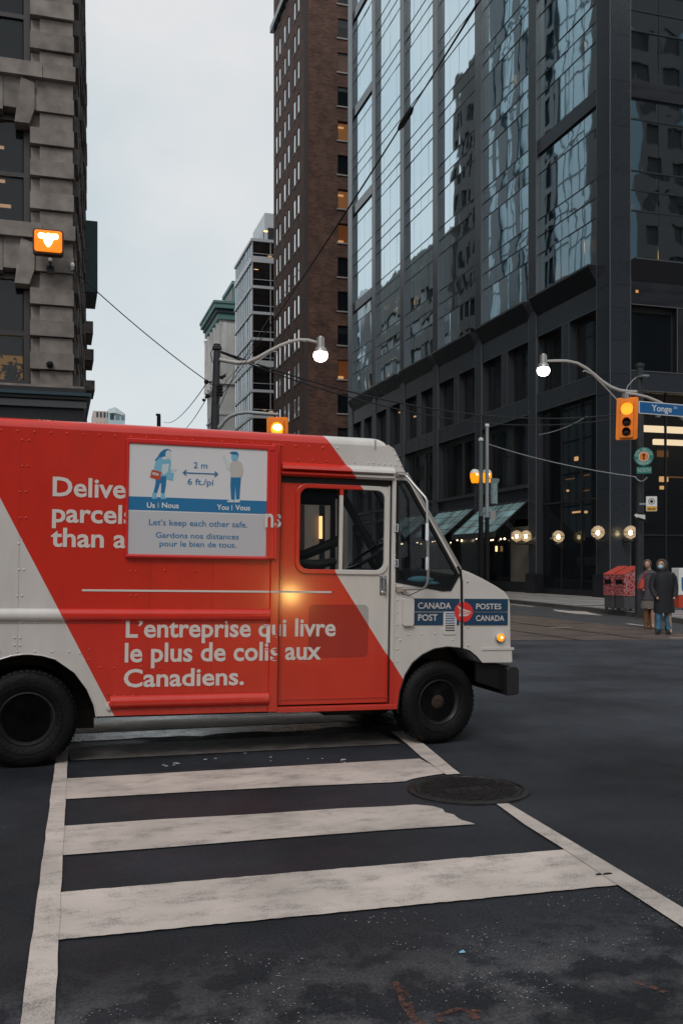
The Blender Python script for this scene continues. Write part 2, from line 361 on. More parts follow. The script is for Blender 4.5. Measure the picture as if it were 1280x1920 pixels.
# ---- facade with openings
def facade(mb, P0, U, Nn, W, Ht, ops, depth):
    """wall plane from P0 along U (width W) up Ht, outward normal Nn; openings (u0,u1,z0,z1) recessed by depth"""
    P0, U, Nn = Vector(P0), Vector(U), Vector(Nn); Z = Vector((0, 0, 1))
    us = sorted(set([0, W]+[round(a, 4) for o in ops for a in o[:2]])); zs = sorted(set([0, Ht]+[round(a, 4) for o in ops for a in o[2:4]]))
    def hole(u, z): return any(o[0] < u < o[1] and o[2] < z < o[3] for o in ops)
    for i in range(len(us)-1):
        run = None
        for j in range(len(zs)-1):
            h = hole((us[i]+us[i+1])/2, (zs[j]+zs[j+1])/2)
            if not h and run is None: run = zs[j]
            if (h or j == len(zs)-2) and run is not None:
                top = zs[j] if h else zs[j+1]
                if top > run: mb.quad(P0+U*us[i]+Z*run, P0+U*us[i+1]+Z*run, P0+U*us[i+1]+Z*top, P0+U*us[i]+Z*top)
                run = None
    for u0, u1, z0, z1 in [o[:4] for o in ops]:
        c = [P0+U*a+Z*b for a, b in ((u0, z0), (u1, z0), (u1, z1), (u0, z1))]
        for a in range(4):
            p, q = c[a], c[(a+1) % 4]; mb.quad(p, q, q-Nn*depth, p-Nn*depth)

# ---- text
_fc = {}
def text_verts(s, bold=0.0):
    key = (s, bold)
    if key in _fc: return _fc[key]
    cu = bpy.data.curves.new('t', 'FONT'); cu.body = s; cu.size = 1; cu.resolution_u = 3; cu.fill_mode = 'FRONT'; cu.offset = bold
    o = bpy.data.objects.new('t', cu); col.objects.link(o)
    me = bpy.data.meshes.new_from_object(o.evaluated_get(bpy.context.evaluated_depsgraph_get()))
    vs = [tuple(v.co) for v in me.vertices]; fs = [tuple(p.vertices) for p in me.polygons]
    bpy.data.objects.remove(o); bpy.data.curves.remove(cu); bpy.data.meshes.remove(me)
    _fc[key] = (vs, fs); return vs, fs
_hv = text_verts('H')[0]; CAP = max(v[1] for v in _hv)
def text(mb, s, x0, x1, zb, cap, y=0.0, bold=.012, fn=None, axis='xz'):
    vs, fs = text_verts(s, bold); a = min(v[0] for v in vs); b = max(v[0] for v in vs)
    sx = (x1-x0)/(b-a); sz = cap/CAP
    o = []
    for v in vs:
        X = x0+(v[0]-a)*sx; Z = zb+v[1]*sz; Y = fn(X) if fn else y
        o.append((X, Y, Z))
    mb.add(o, fs)

exec_parts = []
WROOTS = {}
def thing(name, loc, label, cat, group=None):
    o = empty(name, loc); tag(o, label, cat, group); WROOTS[o.name] = o; return o

# ================================================================== GROUND
def sheet(name, m, pts, z, kind='structure', sub=0):
    mb = MB(); mb.add([(x, y, z) for x, y in pts], [tuple(range(len(pts)))]); o = mb.build(name, m, recalc=False)
    if o.data.polygons[0].normal.z < 0: o.data.flip_normals()
    return tag(o, kind=kind)
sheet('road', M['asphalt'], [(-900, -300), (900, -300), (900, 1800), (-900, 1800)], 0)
# streetcar track bed on the side street, beyond the fresh asphalt of the junction
trk = sheet('track_bed', M['track'], [(4.6, 18.6), (9.2, 18.3), (12.8, 17.4), (14.1, 17.2), (14.1, 600), (4.6, 600)], .004)
sheet('road_lane', M['oldasphalt'], [(14.104, 17.2), (15.9, 17.0), (16.0, 21), (17.4, 28.5), (18.2, 36), (18.2, 600), (14.104, 600)], .004)
for x in (6.0, 7.5, 10.6, 12.1):
    b = MB(); b.box(x-.035, x+.035, 17.9, 500, .004, .012); b.mi = 1; b.box(x+.045, x+.09, 17.9, 500, .003, .0065)
    tag(b.build('tram_rail', [M['steel'], M['crack']]), kind='structure')
for y in range(19, 80, 4):
    b = MB(); b.box(4.6, 14.1, y, y+.035, .003, .0065); tag(b.build('track_joint', M['crack']), kind='structure')
# pavements
def pavement(name, top, kerbpts):
    b = MB(); n = len(top)
    b.prism([top], -.05, .15, 'xy'); o = b.build('sidewalk', M['walk']); tag(o, kind='structure')
    b = MB(); P = [Vector((x, y, 0)) for x, y in kerbpts]
    rings = []
    for i, p in enumerate(P):
        d = (P[min(i+1, len(P)-1)]-P[max(i-1, 0)]).normalized(); nn = Vector((d.y, -d.x, 0))
        o_ = nn*KS
        rings.append([p+Vector((0, 0, -.05)), p+Vector((0, 0, .135)), p+o_*-.03+Vector((0, 0, .155)), p+o_*-.17+Vector((0, 0, .155)), p+o_*-.17+Vector((0, 0, -.05))])
    b.loft(rings); tag(b.build('kerb', M['kerb']), kind='structure')
def arc(cx, cy, r, a0, a1, n=8): return [(cx+r*math.cos(math.radians(a0+(a1-a0)*i/n)), cy+r*math.sin(math.radians(a0+(a1-a0)*i/n))) for i in range(n+1)]
kr = [(120, 16.2), (60, 16.2)]+[(20, 16.2)]+arc(19.2, 19.4, 3.2, 270, 192, 8)+[(16.15, 21.6), (16.75, 24.5), (17.35, 28), (17.75, 32), (18.1, 36), (18.4, 60), (18.6, 600)]
KS = -1
pavement('sidewalk_right', kr+[(120, 600)], kr)
kl = [(-120, 19.2), (1.0, 19.2)]+arc(1.2, 22.4, 3.2, 270, 360, 8)+[(4.4, 30), (4.5, 600)]
KS = 1
pavement('sidewalk_left', kl+[(-120, 600)], kl)
kn = [(-120, 2.2), (-7, 2.2)]+arc(-6, -1, 3.2, 90, 0, 6)[0:0]+[(5.2, 1.35), (6.5, .6), (7.2, -2), (7.2, -100)]
KS = -1
pavement('sidewalk_near', kn+[(-120, -100)], kn)
# slab joints in the right pavement
for i in range(16):
    y = 20.5+i*1.6; b = MB(); b.box(16.2+min(i*.16, 1.9), 23.0, y, y+.03, .1495, .1535); tag(b.build('paving_joint', M['crack']), kind='structure')
for x in (19.7, 21.4):
    b = MB(); b.box(x, x+.03, 19, 60, .1495, .154); tag(b.build('paving_joint', M['crack']), kind='structure')
for (x0, x1, y0, y1) in ((17.6, 20.6, 29.6, 29.9), (17.4, 19.3, 26.2, 26.45)):
    b = MB(); b.box(x0, x1, y0, y1, .1495, .156); tag(b.build('drain_grate', M['crack']), kind='structure')

def ragged(x0, x1, y0, y1, z, amp=.006, step=.035):
    """painted bar with slightly uneven edges"""
    pts = []; n = max(2, int(abs(x1-x0)/step)); m = max(2, int(abs(y1-y0)/step))
    for i in range(n): pts.append((x0+(x1-x0)*i/n, y0+random.uniform(-amp, amp)))
    for i in range(m): pts.append((x1+random.uniform(-amp, amp), y0+(y1-y0)*i/m))
    for i in range(n): pts.append((x1-(x1-x0)*i/n, y1+random.uniform(-amp, amp)))
    for i in range(m): pts.append((x0+random.uniform(-amp, amp), y1-(y1-y0)*i/m))
    return pts
def flat(name, loops, m, z):
    b = MB(); tri = tessellate_polygon([[Vector((p[0], p[1], 0)) for p in loops]])
    b.add([(p[0], p[1], z) for p in loops], [tuple(t) for t in tri]); o = b.build(name, m)
    for p in o.data.polygons:
        if p.normal.z < 0: p.flip()
    return tag(o, kind='structure')
def warp(pts, xr):   # widen stripes toward their right end a little as in the photo
    return [(x, y-.03*max(x, 0)) for x, y in pts]
flat('crosswalk_stripe', warp(ragged(-.03, 2.80, 4.25, 4.86, 0, .004), 0), M['paint'], .008)
mid_ = [(-.03, 5.47), (.6, 5.46), (1.2, 5.45), (1.9, 5.43), (2.2, 5.41), (2.47, 5.40)]
midt = [(2.47, 5.44), (2.44, 5.5), (2.42, 5.56), (2.44, 5.64), (2.4, 5.72), (2.43, 5.80), (2.38, 5.88), (2.30, 5.95), (2.1, 5.96), (1.8, 6.0), (1.2, 6.03), (.6, 6.07), (-.03, 6.08)]
flat('crosswalk_stripe', [(x+random.uniform(-.01, .01), y+random.uniform(-.008, .008)) for x, y in mid_+midt], M['paint'], .008)
top_ = [(.0, 6.78), (.8, 6.74), (1.6, 6.69), (2.35, 6.62), (2.47, 6.62), (2.55, 6.68), (2.7, 6.74), (2.87, 6.78), (2.87, 7.36), (2.2, 7.37), (1.3, 7.40), (.0, 7.42)]
flat('crosswalk_stripe', [(x, y+random.uniform(-.008, .008)) for x, y in top_], M['paint'], .008)
flat('crosswalk_stripe', warp(ragged(.09, 2.95, 8.10, 8.72, 0), 0), M['worn_shaded'], .008)  # stripe under the van: its shade and dirt are put into the colour
flat('crosswalk_stripe', warp(ragged(.12, 2.95, 9.4, 10.0, 0), 0), M['paint'], .008)
flat('crosswalk_stripe', warp(ragged(.12, 2.95, 10.7, 11.3, 0), 0), M['paint'], .008)
def ln(xa, xb, ya, yb, n=40): return [(xa+(xb-xa)*k/n+random.uniform(-.003, .003), ya+(yb-ya)*k/n) for k in range(n+1)]
flat('crosswalk_line', ln(-.155, -.01, 2.3, 8.7)+ln(.085, -.035, 8.7, 2.3), M['paint'], .0115)
# right line: broken by the manhole
flat('crosswalk_line', [(2.955, 6.72), (2.84, 6.72), (2.865, 7.0), (2.9, 7.4), (2.985, 7.95), (3.06, 8.6), (3.2, 8.6), (3.13, 7.9), (3.04, 7.3), (2.985, 6.95)], M['paint'], .0115)
flat('crosswalk_line', [(2.90, 5.80), (2.815, 5.80), (2.76, 5.3), (2.735, 4.8), (2.69, 4.2), (2.65, 3.6), (2.6, 2.3), (2.76, 2.3), (2.79, 3.6), (2.82, 4.2), (2.85, 4.8), (2.875, 5.3)], M['paint'], .0115)
flat('stop_line', [(3.35, 19.2), (3.9, 19.2), (3.9, 30), (3.35, 30)][0:0] or [(5.0, 19.6), (13.6, 19.1), (13.6, 19.3), (5.0, 19.8)], M['worn_shaded'], .009)
M['wet'] = mat('wet_asphalt', (.022, .025, .03), .16, noise=.4, nscale=6, bump=.25, bscale=55, r2=.34)
wp = [(-.9+4.4*k/24, 8.98+random.uniform(-.06, .06)+.05*math.sin(k)) for k in range(25)]+[(3.5-4.4*k/24, 11.6+random.uniform(-.2, .2)) for k in range(25)]
flat('wet_patch', wp, M['wet'], .0045)
# distant lane markings
def strip(name, a, b_, wd, m='signwhite', z=.01):
    a, b_ = Vector(a), Vector(b_); d = (b_-a).normalized(); n = Vector((-d.y, d.x, 0))*wd/2
    return flat(name, [tuple((a+n)[:2]), tuple((b_+n)[:2]), tuple((b_-n)[:2]), tuple((a-n)[:2])], M['paint'], z)
strip('lane_marking', onG(1176, 1170), onG(1236, 1178), .16)
strip('lane_marking', onG(1028, 1178), onG(1070, 1176), .13)
strip('lane_marking', onG(955, 1133), onG(1000, 1138), .22)
strip('lane_marking', onG(1255, 1197), onG(1320, 1196), .13)
A = [onG(*p) for p in ((1034, 1143), (1068, 1146), (1098, 1147), (1104, 1149), (1130, 1155), (1092, 1152), (1080, 1151.5), (1045, 1147))]
flat('turn_arrow', [(p.x, p.y) for p in A], M['paint'], .01)
# orange survey marks on the near asphalt
def paintline(pts, wd):
    P = [onG(*p) for p in pts]; Lf = []; R_ = []
    for i, p in enumerate(P):
        d = (P[min(i+1, len(P)-1)]-P[max(i-1, 0)]).normalized(); n = Vector((-d.y, d.x, 0))*wd/2*random.uniform(.6, 1.2)
        Lf.append((p+n)[:2]); R_.append((p-n)[:2])
    for i in range(len(P)-1):
        pass
    return Lf+R_[::-1]
flat('survey_mark', paintline([(738, 1842), (752, 1858), (762, 1885), (772, 1908), (790, 1925)], .045), M['orangepaint'], .004)
flat('survey_mark', paintline([(905, 1898), (860, 1893), (822, 1905), (826, 1918)], .025), M['orangepaint'], .004)
flat('survey_mark', paintline([(868, 1893), (880, 1902), (896, 1912)], .04), M['orangepaint'], .004)
flat('survey_mark', paintline([(1190, 1842), (1222, 1852), (1246, 1862)], .03), M['orangepaint'], .004)
# little bits of slush / grit under the van and litter
b = MB()
for i in range(46):
    x = random.uniform(.2, 2.6); y = random.choice((random.gauss(8.6, .16), random.gauss(7.8, .3))); r = random.uniform(.004, .016)
    b.sphere((x, y, .004), r, 7, 4, random.uniform(1, 2.2), 1, .3)
clus = [(random.uniform(-.3, 3.2), random.uniform(3.1, 4.1)) for _ in range(26)]
for i in range(620):
    cx_, cy_ = random.choice(clus); x = cx_+random.gauss(0, .11); y = cy_+random.gauss(0, .05); r = random.uniform(.0008, .0028)
    b.sphere((x, y, .003), r, 5, 3, random.uniform(1, 2), 1, .5)
tag(b.build('slush_grit', mat('slush', (.38, .38, .4), .7)), label='scattered crumbs of road salt and slush on the dark asphalt', cat='road salt', kind='stuff')
P = onG(866, 1788); b = MB(); b.add([(P.x-.014, P.y, .004), (P.x+.014, P.y-.003, .004), (P.x+.010, P.y+.012, .01), (P.x-.008, P.y+.01, .006)], [(0, 1, 2, 3)])
lt = b.build('litter_scrap', M['prtlight']); s_ = lt.modifiers.new('thickness', 'SOLIDIFY'); s_.thickness = .001
tag(lt, 'tiny light blue paper scrap lying on the near asphalt', 'litter')
P = onG(1138, 1643); b = MB(); b.sphere((P.x, P.y, .012), .02, 8, 5, 1.5, .5, .35); b.sphere((P.x-.045, P.y+.01, .012), .016, 8, 5, 1.2, .5, .3)
tag(b.build('tar_blot', M['black'], smooth=True), 'small black tar blot on the right end of the nearest white stripe', 'tar blot')

# ------------------------------------------------------------------ manhole
mc = (2.81, 6.25)
t = thing('manhole_cover', (mc[0], mc[1], 0), 'round black cast iron manhole cover set in the road between two white stripes', 'manhole cover')
b = MB(); n = 48
def ringp(r, z): return [(mc[0]+r*math.cos(2*math.pi*k/n), mc[1]+r*math.sin(2*math.pi*k/n), z) for k in range(n)]
b.loft([ringp(.435, -.02), ringp(.435, .013), ringp(.41, .017), ringp(.395, .017), ringp(.392, .006), ringp(.38, .006)], close=False)
b.build('rim', M['iron'], t, smooth=True)
b = MB(); b.add(ringp(.375, .012), [tuple(range(n))]); b.loft([ringp(.375, .012), ringp(.378, .0)], close=False); b.build('lid', M['iron'], t)
b = MB()
for i in range(-11, 12):
    for j in range(-11, 12):
        x, y = i*.031, j*.031
        if math.hypot(x, y) < .345 and not (abs(y) < .04 and abs(x) < .17):
            x += mc[0]; y += mc[1]; b.box(x-.009, x+.009, y-.009, y+.009, .0115, .019)
for (x, w_) in ((-.12, .03), (-.06, .03), (0, .03), (.06, .03), (.12, .03)):
    b.box(mc[0]+x-.004, mc[0]+x+.006, mc[1]-.03, mc[1]+.03, .0115, .018)
tag(b.build('tread_studs', M['iron'], t), kind='stuff')

# ================================================================== GLASS TOWER (right)
X0 = 23.1; Y0 = 36.4
G = thing('glass_office_building', (X0, Y0, .15), 'tall dark granite and mirror glass office building filling the right of the street corner', 'office building')
cols = [(36.4, 37.5), (43.11, 43.91), (49.6, 50.44), (56.07, 56.88), (62.2, 62.98), (68.49, 69.26), (74.4, 75.58)]
XF = [(23.1, 24.15), (30.4, 31.2), (37.5, 38.4)]
ZR = [(15.1, 17.33), (17.33, 18.24), (18.24, 19.1), (19.1, 21.4), (21.4, 22.3), (22.3, 23.1)]
ZT = 15.1+8*5
# columns in stacked granite panels
def column(x0, x1, y0, y1):
    z = .15; k = 0
    heights = [.95, 1.9, 1.95, 1.95, 2.2, .9, 1.45, 1.45, 1.0, .98]
    zz = [z]
    for h in heights: zz.append(zz[-1]+h)
    while zz[-1] < ZT: zz.append(zz[-1]+2.0)
    for a, b_ in zip(zz, zz[1:]):
        piece('granite_panel', M['granited'] if a < 1 else M['granite'], G, x0, x1, y0, y1, a+.006, b_-.006)
    b = MB(); b.box(x0+.02, x1-.02, y0+.02, y1-.02, .15, zz[-1]); b.build('column_core', M['granited'], G)
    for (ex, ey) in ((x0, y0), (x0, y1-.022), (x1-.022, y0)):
        piece('highlight_strip', M['edge'], G, ex-.006, ex+.028, ey-.006, ey+.028, 1.16, zz[-1]-.1)  # pale strips paint the highlight along the column corners
for y0, y1 in cols: column(23.1, 24.15 if y0 < 37 else 23.8, y0, y1)
for x0, x1 in XF[1:]: column(x0, x1, 36.4, 37.1)
# plinth blocks at columns
for y0, y1 in cols: piece('plinth', M['granited'], G, 22.98, 24.25 if y0 < 37 else 23.9, y0-.12, y1+.12, .15, 1.15)
# body core, floors
b = MB(); b.box(26.6, 45, 40.6, 75.3, .15, ZT+.5); b.build('core', M['dark'], G)
for z in (9.35, 14.2): piece('floor_slab', M['dark'], G, 23.62, 45, 36.9, 75.3, z, z+.5)
b = MB(); b.box(23.3, 45, 75.3, 75.6, .15, ZT+.5); b.box(44.7, 45, 36.6, 75.3, .15, ZT+.5); b.box(23.1, 45, 36.4, 75.6, ZT+.5, ZT+1); b.build('rear_wall', M['granite'], G)
panes = []
def tpane(x0, x1, y0, y1, z0, z1):
    panes.append((x0, x1, y0, y1, z0, z1))
bays = [(cols[i][1], cols[i+1][0]) for i in range(6)]
for bi, (ya, yb) in enumerate(bays):
    for per in range(5):
        for ri, (za, zb) in enumerate(ZR):
            za += 8*per; zb += 8*per
            endb = bi in (0, 5)
            if ri == 5 and endb:
                piece('granite_band', M['granite'], G, 23.22, 23.6, ya, yb, za+.05, zb-.03)
            else:
                for c in range(4):
                    w_ = (yb-ya)/4; tpane(23.34, 23.37, ya+c*w_+.012, ya+(c+1)*w_-.012, za+.02, zb-.02)
            piece('mullion', M['mull'], G, 23.315, 23.36, ya, yb, zb-.022, zb+.022)
    # granite zone between floors 9.3 .. 15.1
    piece('granite_band', M['granite'], G, 23.16, 23.7, ya, yb, 13.1, 14.15)
    piece('granite_band', M['granite'], G, 23.16, 23.7, ya, yb, 9.3, 10.2)
    for c in range(4):     # joints on the band
        w_ = (yb-ya)/4; piece('panel_joint', M['crack'], G, 23.145, 23.2, ya+c*w_-.012, ya+c*w_+.012, 9.3, 10.2)
    ym = (ya+yb)/2
    for z in (9.3, 10.17, 13.1): piece('highlight_strip', M['edge'], G, 23.15, 23.19, ya, yb, z, z+.03)
    for y in (ym-.35, ym+.32, ya, yb-.03): piece('highlight_strip', M['edge'], G, 23.15, 23.19, y, y+.03, 10.2, 13.1)
    piece('highlight_strip', M['edge'], G, 22.70, 22.74, ya, yb, 15.05, 15.075)
    for (p, q) in ((ya, ym-.35), (ym+.35, yb)):
        # recessed window: frame + glass
        f_ = MB(); f_.prism([[(p, 10.2), (q, 10.2), (q, 13.1), (p, 13.1)], [(p+.09, 10.29), (q-.09, 10.29), (q-.09, 12.85), (p+.09, 12.85)]], 23.55, 23.66, 'yz')
        fr = f_.build('window', M['bronze'], G)
        gl = MB(); gl.box(23.59, 23.61, p+.09, q-.09, 10.29, 12.85); gl.build('pane', M['dglass'], fr)
        if random.random() < .6:
            c_ = MB(); s0 = p+.1+random.uniform(.2, .7); 
            n2 = 14
            pts = [(23.95+.04*math.sin(k*2.2), s0+(q-.15-s0)*k/n2) for k in range(n2+1)]
            c_.add([(x, y, 10.35) for x, y in pts]+[(x, y, 12.8) for x, y in pts], [(k, k+1, n2+2+k, n2+1+k) for k in range(n2)])
            c_.build('curtain', M['curtain'], G, recalc=False)
    piece('granite_pier', M['granite'], G, 23.16, 23.62, ym-.35, ym+.35, 10.2, 13.1)
    # sloped granite ledge panel
    b = MB(); s = [(23.18, 14.15), (23.7, 14.15), (23.7, 15.05), (22.72, 15.05), (22.68, 14.98)]
    b.prism([[(x, z) for x, z in s]], ya-.12 if bi else ya, yb+.02, 'xz'); b.build('ledge', M['granited'], G)
# front facade (faces the junction)
fb = [(24.15, 30.4), (31.2, 37.5)]
for (xa, xb) in fb:
    for per in range(5):
        for ri, (za, zb) in enumerate(ZR):
            za += 8*per; zb += 8*per
            if ri == 5: piece('granite_band', M['granited'], G, xa, xb, 36.5, 36.8, za, zb-.03)
            else:
                for c in range(4):
                    w_ = (xb-xa)/4; tpane(xa+c*w_+.012, xa+(c+1)*w_-.012, 36.64, 36.67, za+.02, zb-.02)
            piece('mullion', M['mull'], G, xa, xb, 36.60, 36.66, zb-.03, zb+.03)
    piece('granite_band', M['granited'], G, xa, xb, 36.46, 36.9, 13.1, 14.15)
    piece('granite_band', M['granite'], G, xa, xb, 36.46, 36.9, 9.3, 10.2)
    b = MB(); b.prism([[(36.5, 14.15), (36.9, 14.15), (36.9, 15.05), (36.04, 15.05), (36.0, 14.98)]], xa+.0, xb, 'yz'); b.build('ledge', M['granited'], G)
    xm = xa+2.75
    for (p, q) in ((xa, xm-.35), (xm+.35, xb)):
        f_ = MB(); f_.prism([[(p, 10.2), (q, 10.2), (q, 13.1), (p, 13.1)], [(p+.09, 10.29), (q-.09, 10.29), (q-.09, 12.85), (p+.09, 12.85)]], 36.75, 36.86, 'xz')
        fr = f_.build('window', M['bronze'], G); gl = MB(); gl.box(p+.09, q-.09, 36.79, 36.81, 10.29, 12.85); gl.build('pane', M['dglass'], fr)
    for z in (9.3, 10.17, 13.1, 14.97): piece('highlight_strip', M['edge'], G, xa, xb, 36.43 if z < 14 else 36.02, 36.47 if z < 14 else 36.05, z, z+.03)
    for x in (xm-.35, xm+.32, xa, xb-.03): piece('highlight_strip', M['edge'], G, x, x+.03, 36.43, 36.47, 10.2, 13.1)
    piece('granite_pier', M['granited'], G, xm-.35, xm+.35, 36.46, 36.82, 10.2, 13.1)
    # tall shopfront glass
    xs = [xa, xa+2.05, xa+4.1, xb]
    for p, q in zip(xs, xs[1:]):
        piece('shopfront_pane', M['dglass'], G, p+.03, q-.03, 36.78, 36.81, .45, 9.28)
        piece('shopfront_mullion', M['bronze'], G, q-.03, q+.03, 36.74, 36.86, .3, 9.3)
    piece('shopfront_sill', M['granited'], G, xa, xb, 36.6, 36.9, .15, .42)
    piece('shopfront_rail', M['bronze'], G, xa, xb, 36.73, 36.85, 2.9, 2.96)
# near bay: double height shopfront
ya, yb = bays[0]
ys = [ya, ya+1.9, ya+3.75, yb]
for p, q in zip(ys, ys[1:]):
    piece('shopfront_pane', M['dglass'], G, 23.5, 23.53, p+.03, q-.03, .42, 9.28)
    piece('shopfront_mullion', M['bronze'], G, 23.46, 23.58, q-.03, q+.03, .3, 9.3)
piece('shopfront_sill', M['granited'], G, 23.3, 23.7, ya, yb, .15, .42)
piece('shopfront_rail', M['bronze'], G, 23.45, 23.57, ya, yb, 4.6, 4.68)
# other bays: sill, windows, awning, shop
for bi, (ya, yb) in enumerate(bays[1:], 1):
    ym = (ya+yb)/2
    f_ = MB(); f_.prism([[(ya, 5.7), (yb, 5.7), (yb, 9.3), (ya, 9.3)], [(ya+.12, 5.85), (ym-.45, 5.85), (ym-.45, 9.0), (ya+.12, 9.0)], [(ym-.1, 5.85), (yb-.6, 5.85), (yb-.6, 9.0), (ym-.1, 9.0)]], 23.5, 23.64, 'yz')
    fr = f_.build('window', M['bronze'], G); gl = MB(); gl.box(23.56, 23.58, ya+.1, yb-.5, 5.8, 9.05); gl.build('pane', M['dglass'], fr)
    c_ = MB(); n2 = 20; s0, s1 = ya+1.0, ym-.5
    for (s0, s1) in ((ya+.9, ym-.5), (ym+.2, yb-1.0)):
        pts = [(24.0+.05*math.sin(k*2.4), s0+(s1-s0)*k/n2) for k in range(n2+1)]
        c_.add([(x, y, 5.9) for x, y in pts]+[(x, y, 9.0) for x, y in pts], [(k, k+1, n2+2+k, n2+1+k) for k in range(n2)])
    c_.build('curtain', M['curtain'], G, recalc=False)
    piece('sill', M['granite'], G, 22.98, 23.7, ya, yb, 5.55, 5.7)
    piece('granite_band', M['granited'], G, 23.2, 23.65, ya, yb, 4.95, 5.55)
    piece('granite_band', M['granite'], G, 23.05, 23.65, ya, yb, 4.8, 4.95)
    piece('stall_riser', M['granited'], G, 23.3, 23.62, ya, yb, .15, .7)
    # shop wall pieces
    piece('stone_panel', mat('shop_stone', (.16, .14, .12), .8, noise=.3, nscale=2) if bi == 1 else M['granite'], G, 23.25, 23.45, ya+.2, ya+2.3, .7, 3.6)
    piece('shopfront_pane', M['dglass'], G, 23.5, 23.53, ya+2.35, yb-.1, .7, 4.0)
    piece('granite_band', M['granited'], G, 23.3, 23.6, ya, yb, 4.0, 4.8)
    if bi <= 3:
        aw = MB(); s = [(23.05, 4.78), (23.05, 4.86), (21.25, 3.30), (21.25, 3.22)]
        aw.prism([s], ya+.1, ya+.18, 'xz'); aw.prism([s], yb-.26, yb-.18, 'xz'); aw.prism([s], ym-.25, ym-.1, 'xz')
        aw.box(21.2, 21.3, ya+.1, yb-.18, 3.0, 3.26)
        awo = aw.build('awning', M['bronze'], G)
        A_ = [(ya+.18, ym-.25), (ym-.1, yb-.26)]
        for (p, q) in A_:
            for c in range(3):
                for r in range(4):
                    yy0 = p+(q-p)*c/3+.02; yy1 = p+(q-p)*(c+1)/3-.02; t0 = r/4+.012; t1 = (r+1)/4-.012
                    g_ = MB()
                    def pt(t_, y): return (23.05-1.8*t_, y, 4.84-1.56*t_)
                    a4 = [pt(t0, yy0), pt(t0, yy1), pt(t1, yy1), pt(t1, yy0)]
                    g_.add(a4+[(x, y, z-.02) for x, y, z in a4], [(0, 1, 2, 3), (7, 6, 5, 4), (0, 4, 5, 1), (1, 5, 6, 2), (2, 6, 7, 3), (3, 7, 4, 0)])
                    g_.build('glass_panel', M['awn'], awo)
        aw2 = MB()
        for (p, q) in A_:
            for c in range(1, 3):
                y = p+(q-p)*c/3; aw2.tube([(23.05, y, 4.86), (21.25, y, 3.3)], .014, 6)
            for r in range(1, 4):
                t_ = r/4; aw2.tube([(23.05-1.8*t_, p, 4.86-1.56*t_), (23.05-1.8*t_, q, 4.86-1.56*t_)], .012, 6)
        aw2.build('glazing_bar', M['cablew'], awo)
# string lights and lit tubes in the shops under the awnings
for bi, (ya, yb) in enumerate(bays[1:4], 1):
    for k in range(6):
        y = ya+.5+k*(yb-ya-1)/5+random.uniform(-.2, .2); s = MB(); s.sphere((22.6+random.uniform(-.6, .4), y, 2.98+random.uniform(-.05, .1)), random.uniform(.035, .065), 8, 6); s.build('downlight', M['warmw'], G)
for (px, py0, py1, X) in ((977, 1015, 1040, 23.35), (930, 1024, 1034, 23.35), (877, 1012, 1058, 24.3)):
    a = onX(px, py0, X); c = onX(px, py1, X); s = MB(); s.tube([a, c], .06 if px != 877 else .12, 8); s.build('light_tube', M['warm'] if px != 877 else M['warmdim'], G)
# lamps and rooms inside, seen faintly through the glass
def inlamp(px, py, X, w_, h_, m='warmw'):
    p = onX(px, py, X); piece('ceiling_lamp', M[m], G, X, X+.1, p.y-w_/2, p.y+w_/2, p.z-h_/2, p.z+h_/2)
inl = emis('office_light', (1, .5, .2), 9); M['inl'] = inl
M['inl2'] = emis('office_light_soft', (1, .4, .12), 3.0)
for (px, py, w_, h_) in ((722, 577, 1.6, .12), (742, 578, 1.2, .1), (735, 672, 1.2, .13), (765, 681, 1.0, .1), (715, 575, .6, .1), (837, 573, .4, .25), (726, 707, .25, .5), (775, 565, 1.1, .5), (750, 556, .8, .12), (814, 571, .3, .1), (962, 150, .3, .5)):
    inlamp(px, py, 24.2, w_, h_, 'inl')
inlamp(1107, 461, 24.3, .45, .55, 'inl2'); inlamp(1046, 515, 24.3, .9, 1.1, 'inl2'); inlamp(1090, 118, 24.1, .1, .1, 'inl')
for (px, py, w_, h_) in ((1047, 651, .3, .15), (776, 781, .3, .08), (812, 779, .4, .08), (748, 773, .3, .08)):
    inlamp(px, py, 24.2, w_, h_, 'warm')
for (px, py, w_, h_) in ((1080, 960, .9, .08), (1096, 960, .15, .12), (1062, 920, .1, .1), (1078, 860, .25, .2), (1015, 1005, .1, .1), (1095, 920, .6, .04), (1066, 898, .8, .04), (1096, 891, .6, .04)):
    inlamp(px, py, 25.4, w_, h_, 'warmdim' if w_ > .5 and py != 960 else 'warm')
def inlamp2(px0, py, px1, h_, Y=39.2, m='warm'):
    a = onY(px0, py, Y); c = onY(px1, py, Y); piece('ceiling_lamp', M[m], G, a.x, c.x, Y, Y+.15, a.z-h_/2, a.z+h_/2)
inlamp2(1204, 803, 1400, .30, m='warmw'); inlamp2(1226, 828, 1400, .26, m='warmw'); inlamp2(1234, 850, 1252, .3, m='warmdim'); inlamp2(1238, 898, 1252, .25, m='warm'); inlamp2(1248, 894, 1400, .05, m='warmdim'); inlamp2(1239, 914, 1248, .16, m='warm')
inlamp2(1240, 428, 1276, .09, m='warmdim'); inlamp2(1178, 3, 1184, .4, Y=37.2, m='inl2'); inlamp2(1184, 386, 1190, .14, Y=37.1, m='inl2'); inlamp2(1191, 546, 1196, .12, Y=36.44, m='warmdim')
